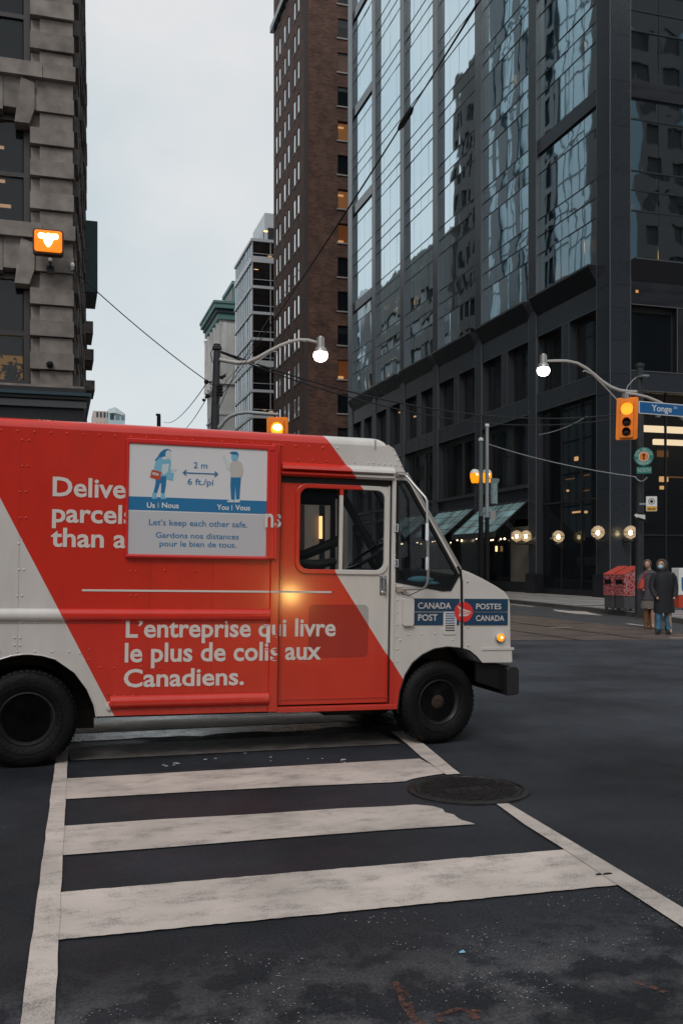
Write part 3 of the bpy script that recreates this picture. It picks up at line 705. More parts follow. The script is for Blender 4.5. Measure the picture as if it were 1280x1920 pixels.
# planter strip with pale glass seen in the near shopfront
piece('glass_screen', mat('pale_screen', (.25, .34, .32), .3), G, 25.0, 25.05, 38.2, 42.4, 1.55, 1.98)
b = MB()
for k in range(70):
    y = random.uniform(38.2, 42.3); z = 1.55; b.tube([(24.8, y, 1.1), (24.8+random.uniform(-.1, .1), y+random.uniform(-.12, .12), z+random.uniform(0, .22))], [.02, .004], 4)
b.build('planter_grass', mat('dry_plant', (.05, .04, .03), .9), G)
piece('planter', M['granited'], G, 24.5, 25.1, 38.2, 42.4, .3, 1.15)
# sorted panes: the 300 that show largest are objects
def psize(p):
    c = Vector(((p[0]+p[1])/2, (p[2]+p[3])/2, (p[4]+p[5])/2)); D = c.x*SN+c.y*CS; lat = c.x*CS-c.y*SN
    px = 640+F*lat/D; py = HY-F*(c.z-H)/D
    vis = (-20 < py) and px < 1300
    return (0 if vis else -1, (p[5]-p[4])/D)
panes.sort(key=psize, reverse=True)
for p in panes[:300]:
    r = (random.gauss(0, .003), random.gauss(0, .002), random.gauss(0, .003))
    piece('window_pane', M['tglass'], G, *p, rot=r)
mbp = MB()
for p in panes[300:]: mbp.box(*p)
tag(mbp.build('window_pane', M['tglass'], G), kind='stuff')
# globe lamps on brackets
def globe(px, py, X, Y, lit=True, label=''):
    p = onY(px, py, Y) if Y else onX(px, py, X)
    t = thing('globe_wall_lamp', tuple(p), label, 'wall lamp', 'globe lamps along the granite shopfront')
    s = MB(); s.sphere(p, .29, 24, 16); s.build('globe', M['globe'], t, smooth=True)
    s = MB(); s.sphere(p+Vector((0, 0, -.02)), .085, 12, 8, 1, 1, 1.25); s.build('bulb', M['hot'], t, smooth=True)
    s = MB(); n = 28
    s.tube([p+Vector((.295*math.cos(k*2*math.pi/n), .295*math.sin(k*2*math.pi/n), 0)) for k in range(n+1)], .012, 6)
    s.tube([p+Vector((.295*math.cos(k*2*math.pi/n), 0, .295*math.sin(k*2*math.pi/n))) for k in range(n+1)], .008, 6)
    s.build('hoop', M['bronze'], t, smooth=True)
    s = MB(); s.lathe(p+Vector((0, 0, -.42)), [(.05, 0), (.13, .02), (.13, .08), (.07, .14)], 'z', 16)
    dirv = Vector((1, 0, 0)) if not Y else Vector((0, 1, 0))
    e_ = Vector((23.1, p.y, p.z-.4)) if not Y else Vector((p.x, 36.4, p.z-.4))
    s.tube([p+Vector((0, 0, -.4)), e_], .045, 8); s.box(e_.x-.06, e_.x+.06, e_.y-.09, e_.y+.09, e_.z-.12, e_.z+.12)
    s.build('bracket', M['bronze'], t, bevel=.01)
    return t
globe(1120, 998, 22.62, None, label='lit clear globe lamp on the left side of the granite corner pillar')
globe(1181, 998, None, 35.9, label='lit clear globe lamp on the front of the granite corner pillar, behind the red boxes')
globe(985, 1005, 22.62, None, label='lit clear globe lamp beside the glass awning, right of the two grey poles')
globe(1046, 1006, 22.95, None, label='dimmer lit globe lamp in the shopfront between the awning and the corner pillar')
globe(968, 1005, 22.3, None, label='small lit globe lamp at the lower corner of the glass awning')

# ================================================================== BROWN BRICK TOWER
def simple_root(name, loc, label): return thing(name, loc, label, 'building')
B = simple_root('brick_tower', (23.1, 90, .15), 'dark brown brick tower with narrow paired windows behind the mirror glass building')
BH = 68; ops = []; wl = []
for fl in range(19):
    z = 2.9+fl*3.38
    for u in (1.0, 2.55, 4.9, 6.7, 9.3, 10.9): wl.append((u, u+.85, z, z+1.95))
mb = MB(); facade(mb, (23.1, 104, .15), (0, -1, 0), (-1, 0, 0), 14, BH, wl, .07)
wf = []
for fl in range(19):
    z = 2.9+fl*3.38; wf.append((3.35, 4.75, z, z+1.95)); wf.append((7.5, 8.9, z, z+1.95))
facade(mb, (23.1, 90, .15), (1, 0, 0), (0, -1, 0), 16, BH, wf, .25)
mb.quad((39.1, 90, .15), (39.1, 104, .15), (39.1, 104, BH+.15), (39.1, 90, BH+.15)); mb.quad((39.1, 104, .15), (23.1, 104, .15), (23.1, 104, BH+.15), (39.1, 104, BH+.15)); mb.quad((23.1, 90, BH+.15), (39.1, 90, BH+.15), (39.1, 104, BH+.15), (23.1, 104, BH+.15))
mb.build('wall', M['brick'], B, recalc=False)
piece('corner_quoin', mat('brick_dark', (.06, .045, .042), .85), B, 23.06, 23.45, 89.96, 90.3, .15, BH)
random.seed(3)
wm = ubox(M['wglass']); nb_l = 0
for (u0, u1, z0, z1) in wl:
    y1 = 104-u0; y0 = 104-u1; wv = piece('window', M['bglass'], B, 23.15, 23.17, y0+.02, y1-.02, z0+.17, z1+.12, rot=(random.gauss(0, .004), random.gauss(0, .004), random.gauss(0, .006)))
    nb_l += 1
    piece('sill', M['sill'], B, 23.04, 23.1, y0-.08, y1+.08, z0+.03, z0+.15)
lit = {}
def litrow(py):   # which floor a picture row falls on
    z = onY(636, py, 90).z; return int((z-.15-2.9+.7)//3.38)
lits = {litrow(115): 'warmdim2', litrow(243): 'l1', litrow(373): 'l1', litrow(440): 'l2', litrow(693): 'l2'}
M['l1'] = emis('lit_room', (1, .42, .14), .55); M['l2'] = emis('lit_room_low', (1, .33, .08), .3)
for i, (u0, u1, z0, z1) in enumerate(wf):
    fl = i//2; m_ = lits.get(fl) if i % 2 == 0 else None
    wv = MB(); x0, x1 = 23.1+u0, 23.1+u1; wv.prism([[(x0, z0+.15), (x1, z0+.15), (x1, z1+.15), (x0, z1+.15)], [(x0+.07, z0+.22), (x1-.07, z0+.22), (x1-.07, z1+.08), (x0+.07, z1+.08)]], 90.12, 90.2)
    wo = wv.build('window', M['bronze'], B)
    g_ = MB(); g_.box(x0+.05, x1-.05, 90.15, 90.17, z0+.2, z1+.1)
    g_.build('pane', M['dglass'], wo)
    piece('room_wall', M[m_] if m_ else M['dark'], B, x0, x1, 90.6, 90.7, z0+.15, z1+.15)
    if m_ in ('l1', 'l2'):
        piece('room_lamp', M['warm'], B, x0+.15, x0+.75, 90.5, 90.58, (z1-.35 if m_ == 'l1' else z0+.25), (z1-.2 if m_ == 'l1' else z0+.55))
    elif fl % 3 == 0: piece('blind', M['curtain'], B, x0+.06, x1-.06, 90.22, 90.25, z1-.6, z1+.1)
    piece('sill', M['sill'], B, x0-.12, x1+.12, 89.88, 90.02, z0+.02, z0+.15)
M['bstone'] = mat('tower_base_stone', (.26, .235, .21), .8, noise=.15, nscale=.8)
for x in (23.05, 24.9, 26.6, 28.3, 30.0): piece('base_panel', M['bstone'], B, x, x+1.45, 89.8, 90.05, .15, 8.6)
for x in (24.5, 26.35, 28.05, 29.75): piece('base_pilaster', M['granited'], B, x, x+.55, 89.75, 90.05, .15, 8.6)
piece('base_frieze', M['granited'], B, 22.95, 38, 89.7, 90.05, 8.6, 9.6)
for (px, a, c, w__) in ((601, 968, 1010, .17), (597.5, 1022, 1036, .11)):
    pa, pc = onY(px, a, 89.5), onY(px, c, 89.5); tb_ = MB(); tb_.tube([pa, pc], w__, 10); tb_.build('tube_lamp', M['warm'], B)
piece('cornice', M['granite'], B, 22.7, 23.1, 89.6, 104.2, 61.2, 61.9)

# ================================================================== WHITE AND GLASS OFFICE BLOCK
Wb = simple_root('glass_office_block', (23.1, 116.6, .15), 'mid-rise block of dark glass in a white metal grid, left of the brown brick tower')
wh = 42.0
b = MB(); b.box(23.4, 44, 117, 128.4, .15, wh-.1); b.build('core', M['dark'], Wb)
z = .4; fl = 0
gl3 = facade_glass('blue_grey_glass', (.2, .26, .29), .93, .4)
while z < wh-.5:
    t_ = 2.9 if (fl % 4) else 3.3
    # side face (x = 23.1), front face (y = 116.6)
    zt = min(z+3.25, wh)
    n1, n2 = 8, 9
    for k in range(n1):
        y0 = 116.7+k*11.8/n1; piece('pane', gl3, Wb, 23.16, 23.19, y0+.03, y0+11.8/n1-.03, z+.35, zt-.03, rot=(random.gauss(0, .004), random.gauss(0, .005), random.gauss(0, .004)))
        piece('mullion', M['whitem'], Wb, 23.08, 23.2, y0-.03, y0+.03, z, zt)
    for k in range(n2):
        x0 = 23.2+k*2.3
        for (a, c) in ((.35, 1.1), (1.16, 2.35), (2.4, zt-z-.03)):
            piece('pane', gl3 if c > 2 else M['dglass'], Wb, x0+.03, x0+2.27, 116.7, 116.73, z+a, z+c)
        piece('transom', M['whitem'], Wb, x0, x0+2.3, 116.66, 116.72, z+1.1, z+1.16)
        piece('mullion', M['whitem'], Wb, x0-.035, x0+.035, 116.6, 116.75, z, zt)
    hh = .34 if fl % 4 else .75
    piece('floor_band', M['whitem'], Wb, 23.02, 44, 116.54, 117, z, z+hh); piece('floor_band', M['whitem'], Wb, 23.02, 23.3, 117.0, 128.5, z, z+hh-.02)
    z += 3.25; fl += 1
piece('parapet', M['whitem'], Wb, 23.0, 44, 116.5, 128.5, wh, wh+.35)
b = MB(); b.box(25.6, 44, 120.6, 128.4, wh+.35, wh+5.2); po = b.build('penthouse', M['whitem'], Wb)
piece('penthouse_glass', M['dglass'], Wb, 26.0, 43, 120.5, 120.56, wh+.6, wh+3.3); piece('penthouse_glass', gl3, Wb, 25.5, 25.58, 121, 128, wh+.6, wh+3.1)
for (px, py) in ((498, 434), (506, 481), (494, 488), (480, 506), (496, 768), (508, 772)):
    p = onY(px, py, 116.9); s = MB(); s.sphere((p.x, 116.85, p.z), .22, 8, 6, 1.4, .3, .5); s.build('ceiling_lamp', M['warm'], Wb)
random.seed(11)

# ================================================================== LIMESTONE BLOCK WITH COPPER CORNICE
Cb = simple_root('limestone_building', (23.1, 141, .15), 'pale limestone building with a green copper cornice, furthest on the right side of the street')
ch = 38.1
ops = []
for fl in range(9):
    zz = 1.5+fl*3.5
    if zz < ch-4: ops.append((9.2, 10.4, zz, zz+2.1))
    if zz < ch-4: ops.append((6.4, 7.4, zz, zz+2.1)) if False else None
ops2 = []
for fl in range(7):
    for k in range(4): ops2.append((1.2+k*2.9, 2.6+k*2.9, 1.5+fl*3.5, 3.8+fl*3.5))
mb = MB(); facade(mb, (23.1, 141, .15), (1, 0, 0), (0, -1, 0), 22, ch, [(3.6, 4.4, 1.4+k*3.55, 3.7+k*3.55) for k in range(8)]+[(8.2, 9.2, 1.4+k*3.55, 3.7+k*3.55) for k in range(8)], .3)
facade(mb, (23.1, 153.5, .15), (0, -1, 0), (-1, 0, 0), 12.5, ch, ops2, .3)
mb.build('wall', M['cream'], Cb, recalc=False)
for k in range(8):
    for x in (3.6, 8.2): piece('window', M['wglass'], Cb, 23.1+x, 23.9+x+(.2 if x > 5 else 0), 141.25, 141.28, 1.55+k*3.55, 3.85+k*3.55)
for (u0, u1, z0, z1) in ops2: piece('window', M['wglass'], Cb, 23.33, 23.36, 153.5-u1, 153.5-u0, z0+.15, z1+.15)
for k in range(5):
    y = 141.2+k*2.9; b = MB(); b.lathe((22.95, y, 0), [(.5, 29.1), (.42, 29.6), (.36, 36.9), (.5, 37.6)], 'z', 12); b.build('column', M['cream'], Cb, smooth=True)
for k in range(4):
    x = 23.6+k*2.0; b = MB(); b.box(x, x+.5, 140.7, 141, 29.2, 37.8); b.build('pilaster', M['cream'], Cb)
for (z, o_, hh, m_) in ((28.6, .35, .5, 'cream'), (24.0, .15, .3, 'cream'), (38.25, .35, .9, 'copper'), (39.15, .6, .6, 'copperdk'), (39.75, .95, .7, 'copper'), (40.45, 1.1, .35, 'copper')):
    piece('cornice' if z > 38 else 'string_course', M[m_], Cb, 23.1-o_, 46, 141-o_, 153.5+o_, z, z+hh)
b = MB(); b.prism([[(23.3, 40.8), (46, 40.8), (46, 41.2), (24.2, 41.2)]], 142, 153, 'xz'); b.build('roof', M['copper'], Cb)
b = MB(); b.box(25.6, 46, 143.3, 152, 41.2, 44.3); b.box(25.3, 46, 143, 152.3, 44.3, 44.8); b.build('roof_house', M['copper'], Cb)
piece('roof_window', M['dglass'], Cb, 26.4, 46, 143.2, 143.28, 41.6, 44.0); piece('roof_window', M['sill'], Cb, 25.5, 25.58, 144, 150, 41.5, 44.0)

# ================================================================== FAR PALE BUILDING at the end of the street, left
p0 = atD(175, 790, 300)
Fb = simple_root('far_hotel', (p0.x, p0.y, .15), 'tiny pale apartment building far off above the van roof with a blue-green gabled top')
b = MB()
zt = onG  # noqa
def Z300(py): return H+(HY-py)/F*300
xa, xb, xc = p0.x, atD(203, 790, 300).x, atD(235, 790, 300).x
b.box(xa, xb, p0.y, p0.y+16, .15, Z300(770)); b.build('wall', mat('pink_stone', (.5, .42, .38), .8), Fb)
b = MB(); b.box(xb, xc, p0.y-2, p0.y+14, .15, Z300(775)); b.build('annexe', mat('blue_grey_panel', (.38, .5, .53), .6), Fb)
b = MB(); xm = atD(216, 790, 300).x; b.loft([[(xb, p0.y-2, Z300(775)), (xm, p0.y-3, Z300(775)), (xc, p0.y-2, Z300(779)), (xc, p0.y+10, Z300(779)), (xb, p0.y+10, Z300(775))], [(xb, p0.y-2, Z300(768)), (xm, p0.y-3, Z300(764)), (xc, p0.y-2, Z300(775)), (xc, p0.y+10, Z300(775)), (xb, p0.y+10, Z300(768))]]); b.build('roof', mat('pale_roof', (.55, .64, .66), .6), Fb)
for k in range(4):
    for r in range(4): piece('window', M['bluedk'], Fb, xa+1+k*1.1, xa+1.6+k*1.1, p0.y-.1, p0.y+.02, Z300(782)-r*3.4, Z300(782)-r*3.4+1.7)
for k in range(3):
    for r in range(4): piece('window', M['bluedk'] if (k+r) % 3 == 0 else M['farglass'], Fb, xb+.6+k*1.7, xb+1.8+k*1.7, p0.y-2.1, p0.y-1.98, Z300(787)-r*3.4, Z300(787)-r*3.4+1.9)
# far street closing buildings (low, hidden behind the van except as dusk mass)

# ================================================================== LEFT STONE BUILDING
YL = 22.0
def lx(px): return onY(px, 600, YL).x
def lz(py, px=100): return onY(px, py, YL).z
S = simple_root('stone_corner_building', (lx(140), YL, .15), 'old grey stone corner building with banded blocks at the left edge of the photo')
xw, xr, xp, xe = lx(50), lx(75), lx(57), lx(139)   # window edge, recess edge, block edge, corner
# courses for one storey (py at px~100): (top, bottom, kind)
storey = [(127, 155, 'band'), (155, 213, 'flat'), (215, 242, 'rec'), (244, 275, 'pro'), (277, 303, 'rec'), (304, 334, 'pro'), (336, 363, 'rec'), (364, 396, 'pro'), (398, 424, 'rec')]
per = lz(127)-lz(425); base_b = lz(425)
ST = []
for s_ in range(-1, 9):
    off = per*s_
    for (a, c, kd) in storey:
        z1, z0 = lz(a)-per+off, lz(c)-per+off       # storey whose band starts at py 425
        ST.append((z0, z1, kd, s_))
zbase = lz(726)
random.seed(5)
for z0, z1, kd, s_ in ST:
    if z0 < zbase-.05: continue
    j = .006
    yj = random.uniform(-.008, .008)
    nm = 'stone_block'
    if kd == 'pro': piece(nm, M['stone'], S, xp, xe, YL-.065+yj, YL+.6, z0+j, z1-j)
    elif kd == 'rec':
        piece(nm, M['stone'], S, xr, xe-.025, YL+.02+yj, YL+.6, z0-j, z1+j)
        piece(nm, M['stone'], S, xp+.01, xr+.0, YL+.12, YL+.6, z0-j, z1+j)
    elif kd == 'band':
        piece(nm, M['stone'], S, -14, lx(80), YL-.17, YL+.6, z0+j, z1-j); piece(nm, M['stone'], S, lx(80)+.01, xe+.03, YL-.17+yj, YL+.6, z0+j, z1-j)
    else:
        zm = (z0+z1)/2
        piece(nm, M['stone'], S, lx(66), xe-.02, YL-.02, YL+.6, zm, z1+j); piece(nm, M['stone'], S, lx(66)+.002, xe, YL-.06+yj, YL+.6, z0+.0, zm-.01)
        piece(nm, M['stone'], S, -14, lx(6), YL-.02, YL+.6, z0-.04, z1+j); piece(nm, M['stone'], S, lx(7), lx(65), YL-.03, YL+.6, z0+.02, z1+j)
        # keystone bracket
        b = MB(); b.prism([[(lx(40), z1-.0), (lx(66), z1-.12), (lx(66), z0+.02), (lx(56), z0-.33), (lx(28), z0-.33)]], YL-.11, YL+.3, 'xz'); b.build('keystone', M['stone'], S, bevel=.012)
# left window bays: glass, frames, rooms
zs_ = sorted(set(s_ for *_, s_ in ST))
for s_ in zs_:
    zt_ = lz(213)-per+per*s_-.02; zb_ = lz(424)-per+per*s_
    if zt_ < zbase: continue
    zb_ = max(zb_, zbase)
    mbw = MB(); xl = -5.2; zmid = zb_+(zt_-zb_)*.47
    mbw.prism([[(xl, zb_), (lx(56), zb_), (lx(56), zt_), (xl, zt_)], [(xl+.15, zmid+.05), (lx(44), zmid+.05), (lx(44), zt_-.12), (xl+.15, zt_-.12)], [(xl+.15, zb_+.12), (lx(44), zb_+.12), (lx(44), zmid-.05), (xl+.15, zmid-.05)]], YL+.28, YL+.42, 'xz')
    wo = mbw.build('window', M['bronze'], S)
    g_ = MB(); g_.box(xl+.1, lx(42), YL+.34, YL+.36, zb_+.08, zt_-.08); g_.build('pane', M['dglass'], wo)
b = MB(); b.box(-14, lx(60), YL+2.2, YL+2.4, .15, 40); b.build('room_wall', M['room'], S)
for s_ in zs_: piece('floor_slab', M['dark'], S, -14, xr, YL+.45, YL+2.2, max(.2, lz(424)-per+per*s_-.6), max(.4, lz(424)-per+per*s_-.2))
def lwin(px0, px1, py, h_, m_='warm', Y=YL+1.2): piece('ceiling_lamp', M[m_], S, onY(px0, py, Y).x, onY(px1, py, Y).x, Y, Y+.08, onY(20, py, Y).z-h_/2, onY(20, py, Y).z+h_/2)
M['lr'] = emis('tungsten_lamp', (1, .6, .35), 1.3)
lwin(-60, 10, 340, .05, 'lr'); lwin(-60, 21, 386, .055, 'lr'); lwin(-60, 8, 277, .045, 'lr')
M['yel'] = emis('yellow_lit_wall', (1, .5, .1), .42)
piece('lit_wall', M['yel'], S, -6, lx(37), YL+1.9, YL+2.0, lz(712), lz(638))
# plant on the window sill
pl = thing('potted_plant', (lx(18), YL+.8, lz(712)), 'dark leafy plant against the yellow lit window at the left edge', 'plant')
b = MB()
for k in range(170):
    a = random.uniform(0, 6.28); r = abs(random.gauss(0, .17)); c = Vector((lx(18)+r*math.cos(a), YL+.8+r*math.sin(a), lz(690)+random.gauss(0, .12)))
    d = Vector((random.gauss(0, 1), random.gauss(0, 1), random.gauss(0, 1))).normalized()*.07; e2 = d.cross(Vector((.3, .9, .2))).normalized()*.03
    b.add([c-d, c+e2, c+d, c-e2], [(0, 1, 2, 3)])
tag(b.build('foliage', mat('dark_leaf', (.03, .04, .02), .7), pl, recalc=False), kind='stuff')
b = MB(); b.lathe((lx(18), YL+.8, lz(712)), [(.1, 0), (.15, .16), (.13, .16)], 'z', 12); b.build('pot', M['black'], pl)
# skewed rusticated side wall
ang = math.radians(1.6)
def side(u, z, o_=0): return (xe+.02+u*math.sin(ang*1.35)+o_, YL+.3+u, z)
b = MB(); Ls = 21
b.quad(side(0, .15), side(Ls, .15), side(Ls, 40), side(0, 40)); b.quad((-14, YL+.62, .15), (xe+.02, YL+.62, .15), (xe+.02, YL+.62, 40), (-14, YL+.62, 40)) if False else None
b.quad(side(Ls, .15), (-14, YL+Ls+.3, .15), (-14, YL+Ls+.3, 40), side(Ls, 40)); b.quad((-14, YL, .15), (-14, YL+Ls, .15), (-14, YL+Ls, 40), (-14, YL, 40)); b.quad((-14, YL+.05, 40), side(0, 40), side(Ls, 40), (-14, YL+Ls, 40))
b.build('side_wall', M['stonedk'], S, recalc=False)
cnt = 0
z = zbase
while z < 26 and cnt < 300:
    u = random.uniform(-.3, 0)
    while u < Ls-1:
        l_ = random.uniform(.9, 2.2); o_ = random.uniform(.01, .10)
        if (u+l_) > 0:
            u0 = max(u, 0); hx = side(u0, 0)[0]
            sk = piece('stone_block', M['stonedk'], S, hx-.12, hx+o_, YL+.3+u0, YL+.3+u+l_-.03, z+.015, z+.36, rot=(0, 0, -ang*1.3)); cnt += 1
        u += l_+.05
    z += .73
# string courses, bays and cornices sticking out on the side wall
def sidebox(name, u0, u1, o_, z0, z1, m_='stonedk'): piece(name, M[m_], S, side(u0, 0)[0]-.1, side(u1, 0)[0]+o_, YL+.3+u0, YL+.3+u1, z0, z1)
def onside(px, py, u): D_ = YL+.3+u; return onY(px, py, D_).z
sidebox('bay_cornice', 15, 17.5, .42, onside(165, 560, 16), onside(165, 430, 16), 'copperdk'); sidebox('bay_cornice', 17.6, 20, .42, onside(168, 540, 19), onside(168, 462, 19), 'copperdk')
sidebox('balcony_bracket', 14, 16, .28, onside(165, 636, 15), onside(165, 614, 15)); sidebox('balcony_bracket', 14, 16, .3, onside(165, 685, 15), onside(165, 665, 15)); sidebox('balcony_bracket', 14, 16, .34, onside(165, 740, 15), onside(165, 722, 15))
# dark ground floor cornice and shopfront
xo = lx(171)
for (z0, z1, o_, m_) in ((lz(728), lz(724), .12, 'stone'), (lz(740), lz(729), .18, 'granited'), (lz(746), lz(740), .42, 'bluedk'), (lz(752), lz(746), .34, 'granited'), (lz(766), lz(752), .22, 'granite'), (lz(800), lz(766), .1, 'granited')):
    piece('shop_cornice', M[m_], S, -14, xo-(.42-o_)*.5, YL-o_, YL+3 if z1 > lz(741) else YL+2.9, z0, z1)
piece('ground_floor', M['granited'], S, -14, xe, YL+.0, YL+2.5, .15, lz(800))
piece('ground_floor_side', M['granited'], S, xe, xo-.12, YL+.2, YL+3, .15, lz(800)+.1)
# iron rosette on the wall
p = onY(94, 684, YL-.12); b = MB(); b.lathe((p.x, YL-.12, p.z), [(.08, 0), (.08, -.03), (.03, -.05), (.02, -.12)], 'y', 14)
for k in range(5): a = k*1.257; b.sphere((p.x+.05*math.cos(a), YL-.17, p.z+.05*math.sin(a)), .022, 8, 6)
b.build('iron_rosette', M['black'], S)
p = onY(136, 500, YL); b = MB(); b.sphere((p.x, YL-.12, p.z), .05, 10, 8, 1, 1, 1.3); b.box(p.x-.03, p.x+.03, YL-.1, YL, p.z-.1, p.z+.02); b.build('cable_insulator', M['signwhite'], S)

# ================================================================== BUILDINGS OF THE LEFT STREET SIDE (seen mirrored in the glass)
def block(name, label, x1, y0, y1, h, wallm, ww, wh_, gx, gz, glassm, z0=4.0, xdep=16, depth=.3):
    t = simple_root(name, (x1, y0, .15), label); mb = MB(); ops = []
    nu = int((y1-y0-gx)/(ww+gx)); nz_ = int((h-z0-1)/(wh_+gz)); st = ((y1-y0)-nu*(ww+gx)+gx)/2
    for i in range(nu):
        for j in range(nz_): ops.append((st+i*(ww+gx), st+i*(ww+gx)+ww, z0+j*(wh_+gz), z0+j*(wh_+gz)+wh_))
    facade(mb, (x1, y0, .15), (0, 1, 0), (1, 0, 0), y1-y0, h, ops, depth)
    mb.quad((x1, y0, .15), (x1, y0, h+.15), (x1-xdep, y0, h+.15), (x1-xdep, y0, .15)); mb.quad((x1, y1, .15), (x1-xdep, y1, .15), (x1-xdep, y1, h+.15), (x1, y1, h+.15))
    mb.quad((x1-xdep, y0, .15), (x1-xdep, y0, h+.15), (x1-xdep, y1, h+.15), (x1-xdep, y1, .15)); mb.quad((x1, y0, h+.15), (x1, y1, h+.15), (x1-xdep, y1, h+.15), (x1-xdep, y0, h+.15))
    mb.build('wall', wallm, t, recalc=True)
    g_ = MB()
    for u0, u1, a, c in ops: g_.box(x1-depth-.03, x1-depth, y0+u0-.02, y0+u1+.02, .15+a-.02, .15+c+.02)
    tag(g_.build('window', glassm, t), kind='stuff')
    return t
# ================================================================== continued below
block('concrete_slab_block', 'tan concrete office block with ribbon windows mirrored in the glass tower', -.4, 110, 143, 44, M['concrete'], 5.2, 1.9, .35, 1.7, M['bluedk'])
block('pale_panel_block', 'pale panelled block mirrored at the far end of the glass tower', -.6, 146, 196, 46, M['whitem'], 2.2, 2.6, .5, .6, M['bluedk'])
block('brown_side_tower', 'brown tower mirrored in the middle of the glass tower', -.5, 100.5, 109, 62, mat('brown_clad', (.09, .075, .07), .7), 1.0, 2.0, .9, 1.4, M['bluedk'])
block('pale_blue_tower', 'tall pale blue tower mirrored in the glass tower', -.4, 88, 100, 90, M['bluedk'], 1.75, 3.0, .1, .14, M['paleblue'], depth=.05)
block('dark_blue_tower', 'tall dark blue tower mirrored in the glass tower', -.3, 83.5, 88, 84, M['bluedk'], 1.2, 2.6, .35, .6, M['bluedk'])
block('pale_blue_slab', 'slim pale blue slab mirrored in the glass tower', -.4, 77.5, 83.5, 78, M['bluedk'], 1.3, 3.0, .1, .14, M['paleblue'], depth=.05)
block('brown_grey_tower', 'brown grey tower mirrored beside the corner pillar of the glass tower', -.4, 62, 77.5, 70, mat('brown_grey_clad', (.10, .095, .095), .7), 1.6, 2.2, 1.1, 1.4, M['bluedk'])
block('dark_annexe_block', 'dark low block next to the stone corner building', -.6, 44.5, 62, 34, M['stonedk'], 1.6, 2.2, 1.1, 1.4, M['wglass'])
for k, y in enumerate((91.2, 95.6)):    # dark bay strips on the pale blue tower
    t = [o for o in WROOTS.values() if o.name.startswith('pale_blue_tower')][0]
    piece('bay_strip', M['bluedk'], t, -.4, -.2, y, y+1.6+k*.5, .3, 88)
# far end and cross-street masses behind the camera
def mass(name, label, x0, x1, y0, y1, h, wallm, face='front'):
    t = simple_root(name, ((x0+x1)/2, (y0+y1)/2, .15), label); mb = MB(); ops = []
    ny = int((x1-x0)/3.2)
    for i in range(ny):
        for j in range(int((h-4)/3.6)): ops.append((1+i*3.2, 2.9+i*3.2, 4+j*3.6, 6.1+j*3.6))
    facade(mb, (x0, y1, .15), (1, 0, 0), (0, 1, 0), x1-x0, h, ops, .3)
    mb.quad((x0, y0, .15), (x1, y0, .15), (x1, y0, h), (x0, y0, h)); mb.quad((x0, y0, .15), (x0, y1, .15), (x0, y1, h+.15), (x0, y0, h)); mb.quad((x1, y0, .15), (x1, y1, .15), (x1, y1, h+.15), (x1, y0, h)); mb.quad((x0, y0, h), (x1, y0, h), (x1, y1, h+.15), (x0, y1, h+.15))
    mb.build('wall', wallm, t); g_ = MB()
    for u0, u1, a, c in ops: g_.box(x0+u0, x0+u1, y1-.35, y1-.3, a+.15, c+.15)
    tag(g_.build('window', M['dark'] if x0 > 20 else M['wglass'], t), kind='stuff'); return t
bb_ = mass('brown_block_behind', 'broad brown office block across the street behind the photographer', 34, 84, -40, -16, 64, mat('brown_wall_b', (.06, .05, .048), .8))
for x in (44, 49, 58, 66): piece('bay_strip', mat('blue_strip', (.07, .13, .16), .3) if x == 44 else bpy.data.materials['blue_strip'], bb_, x, x+1.3+(x % 3)*.5, -16, -15.8, 6, 60)
mass('low_shop_block', 'low dark shop block behind the photographer', -34, 12, -34, -18, 11, mat('dark_wall_b', (.1, .09, .085), .8))
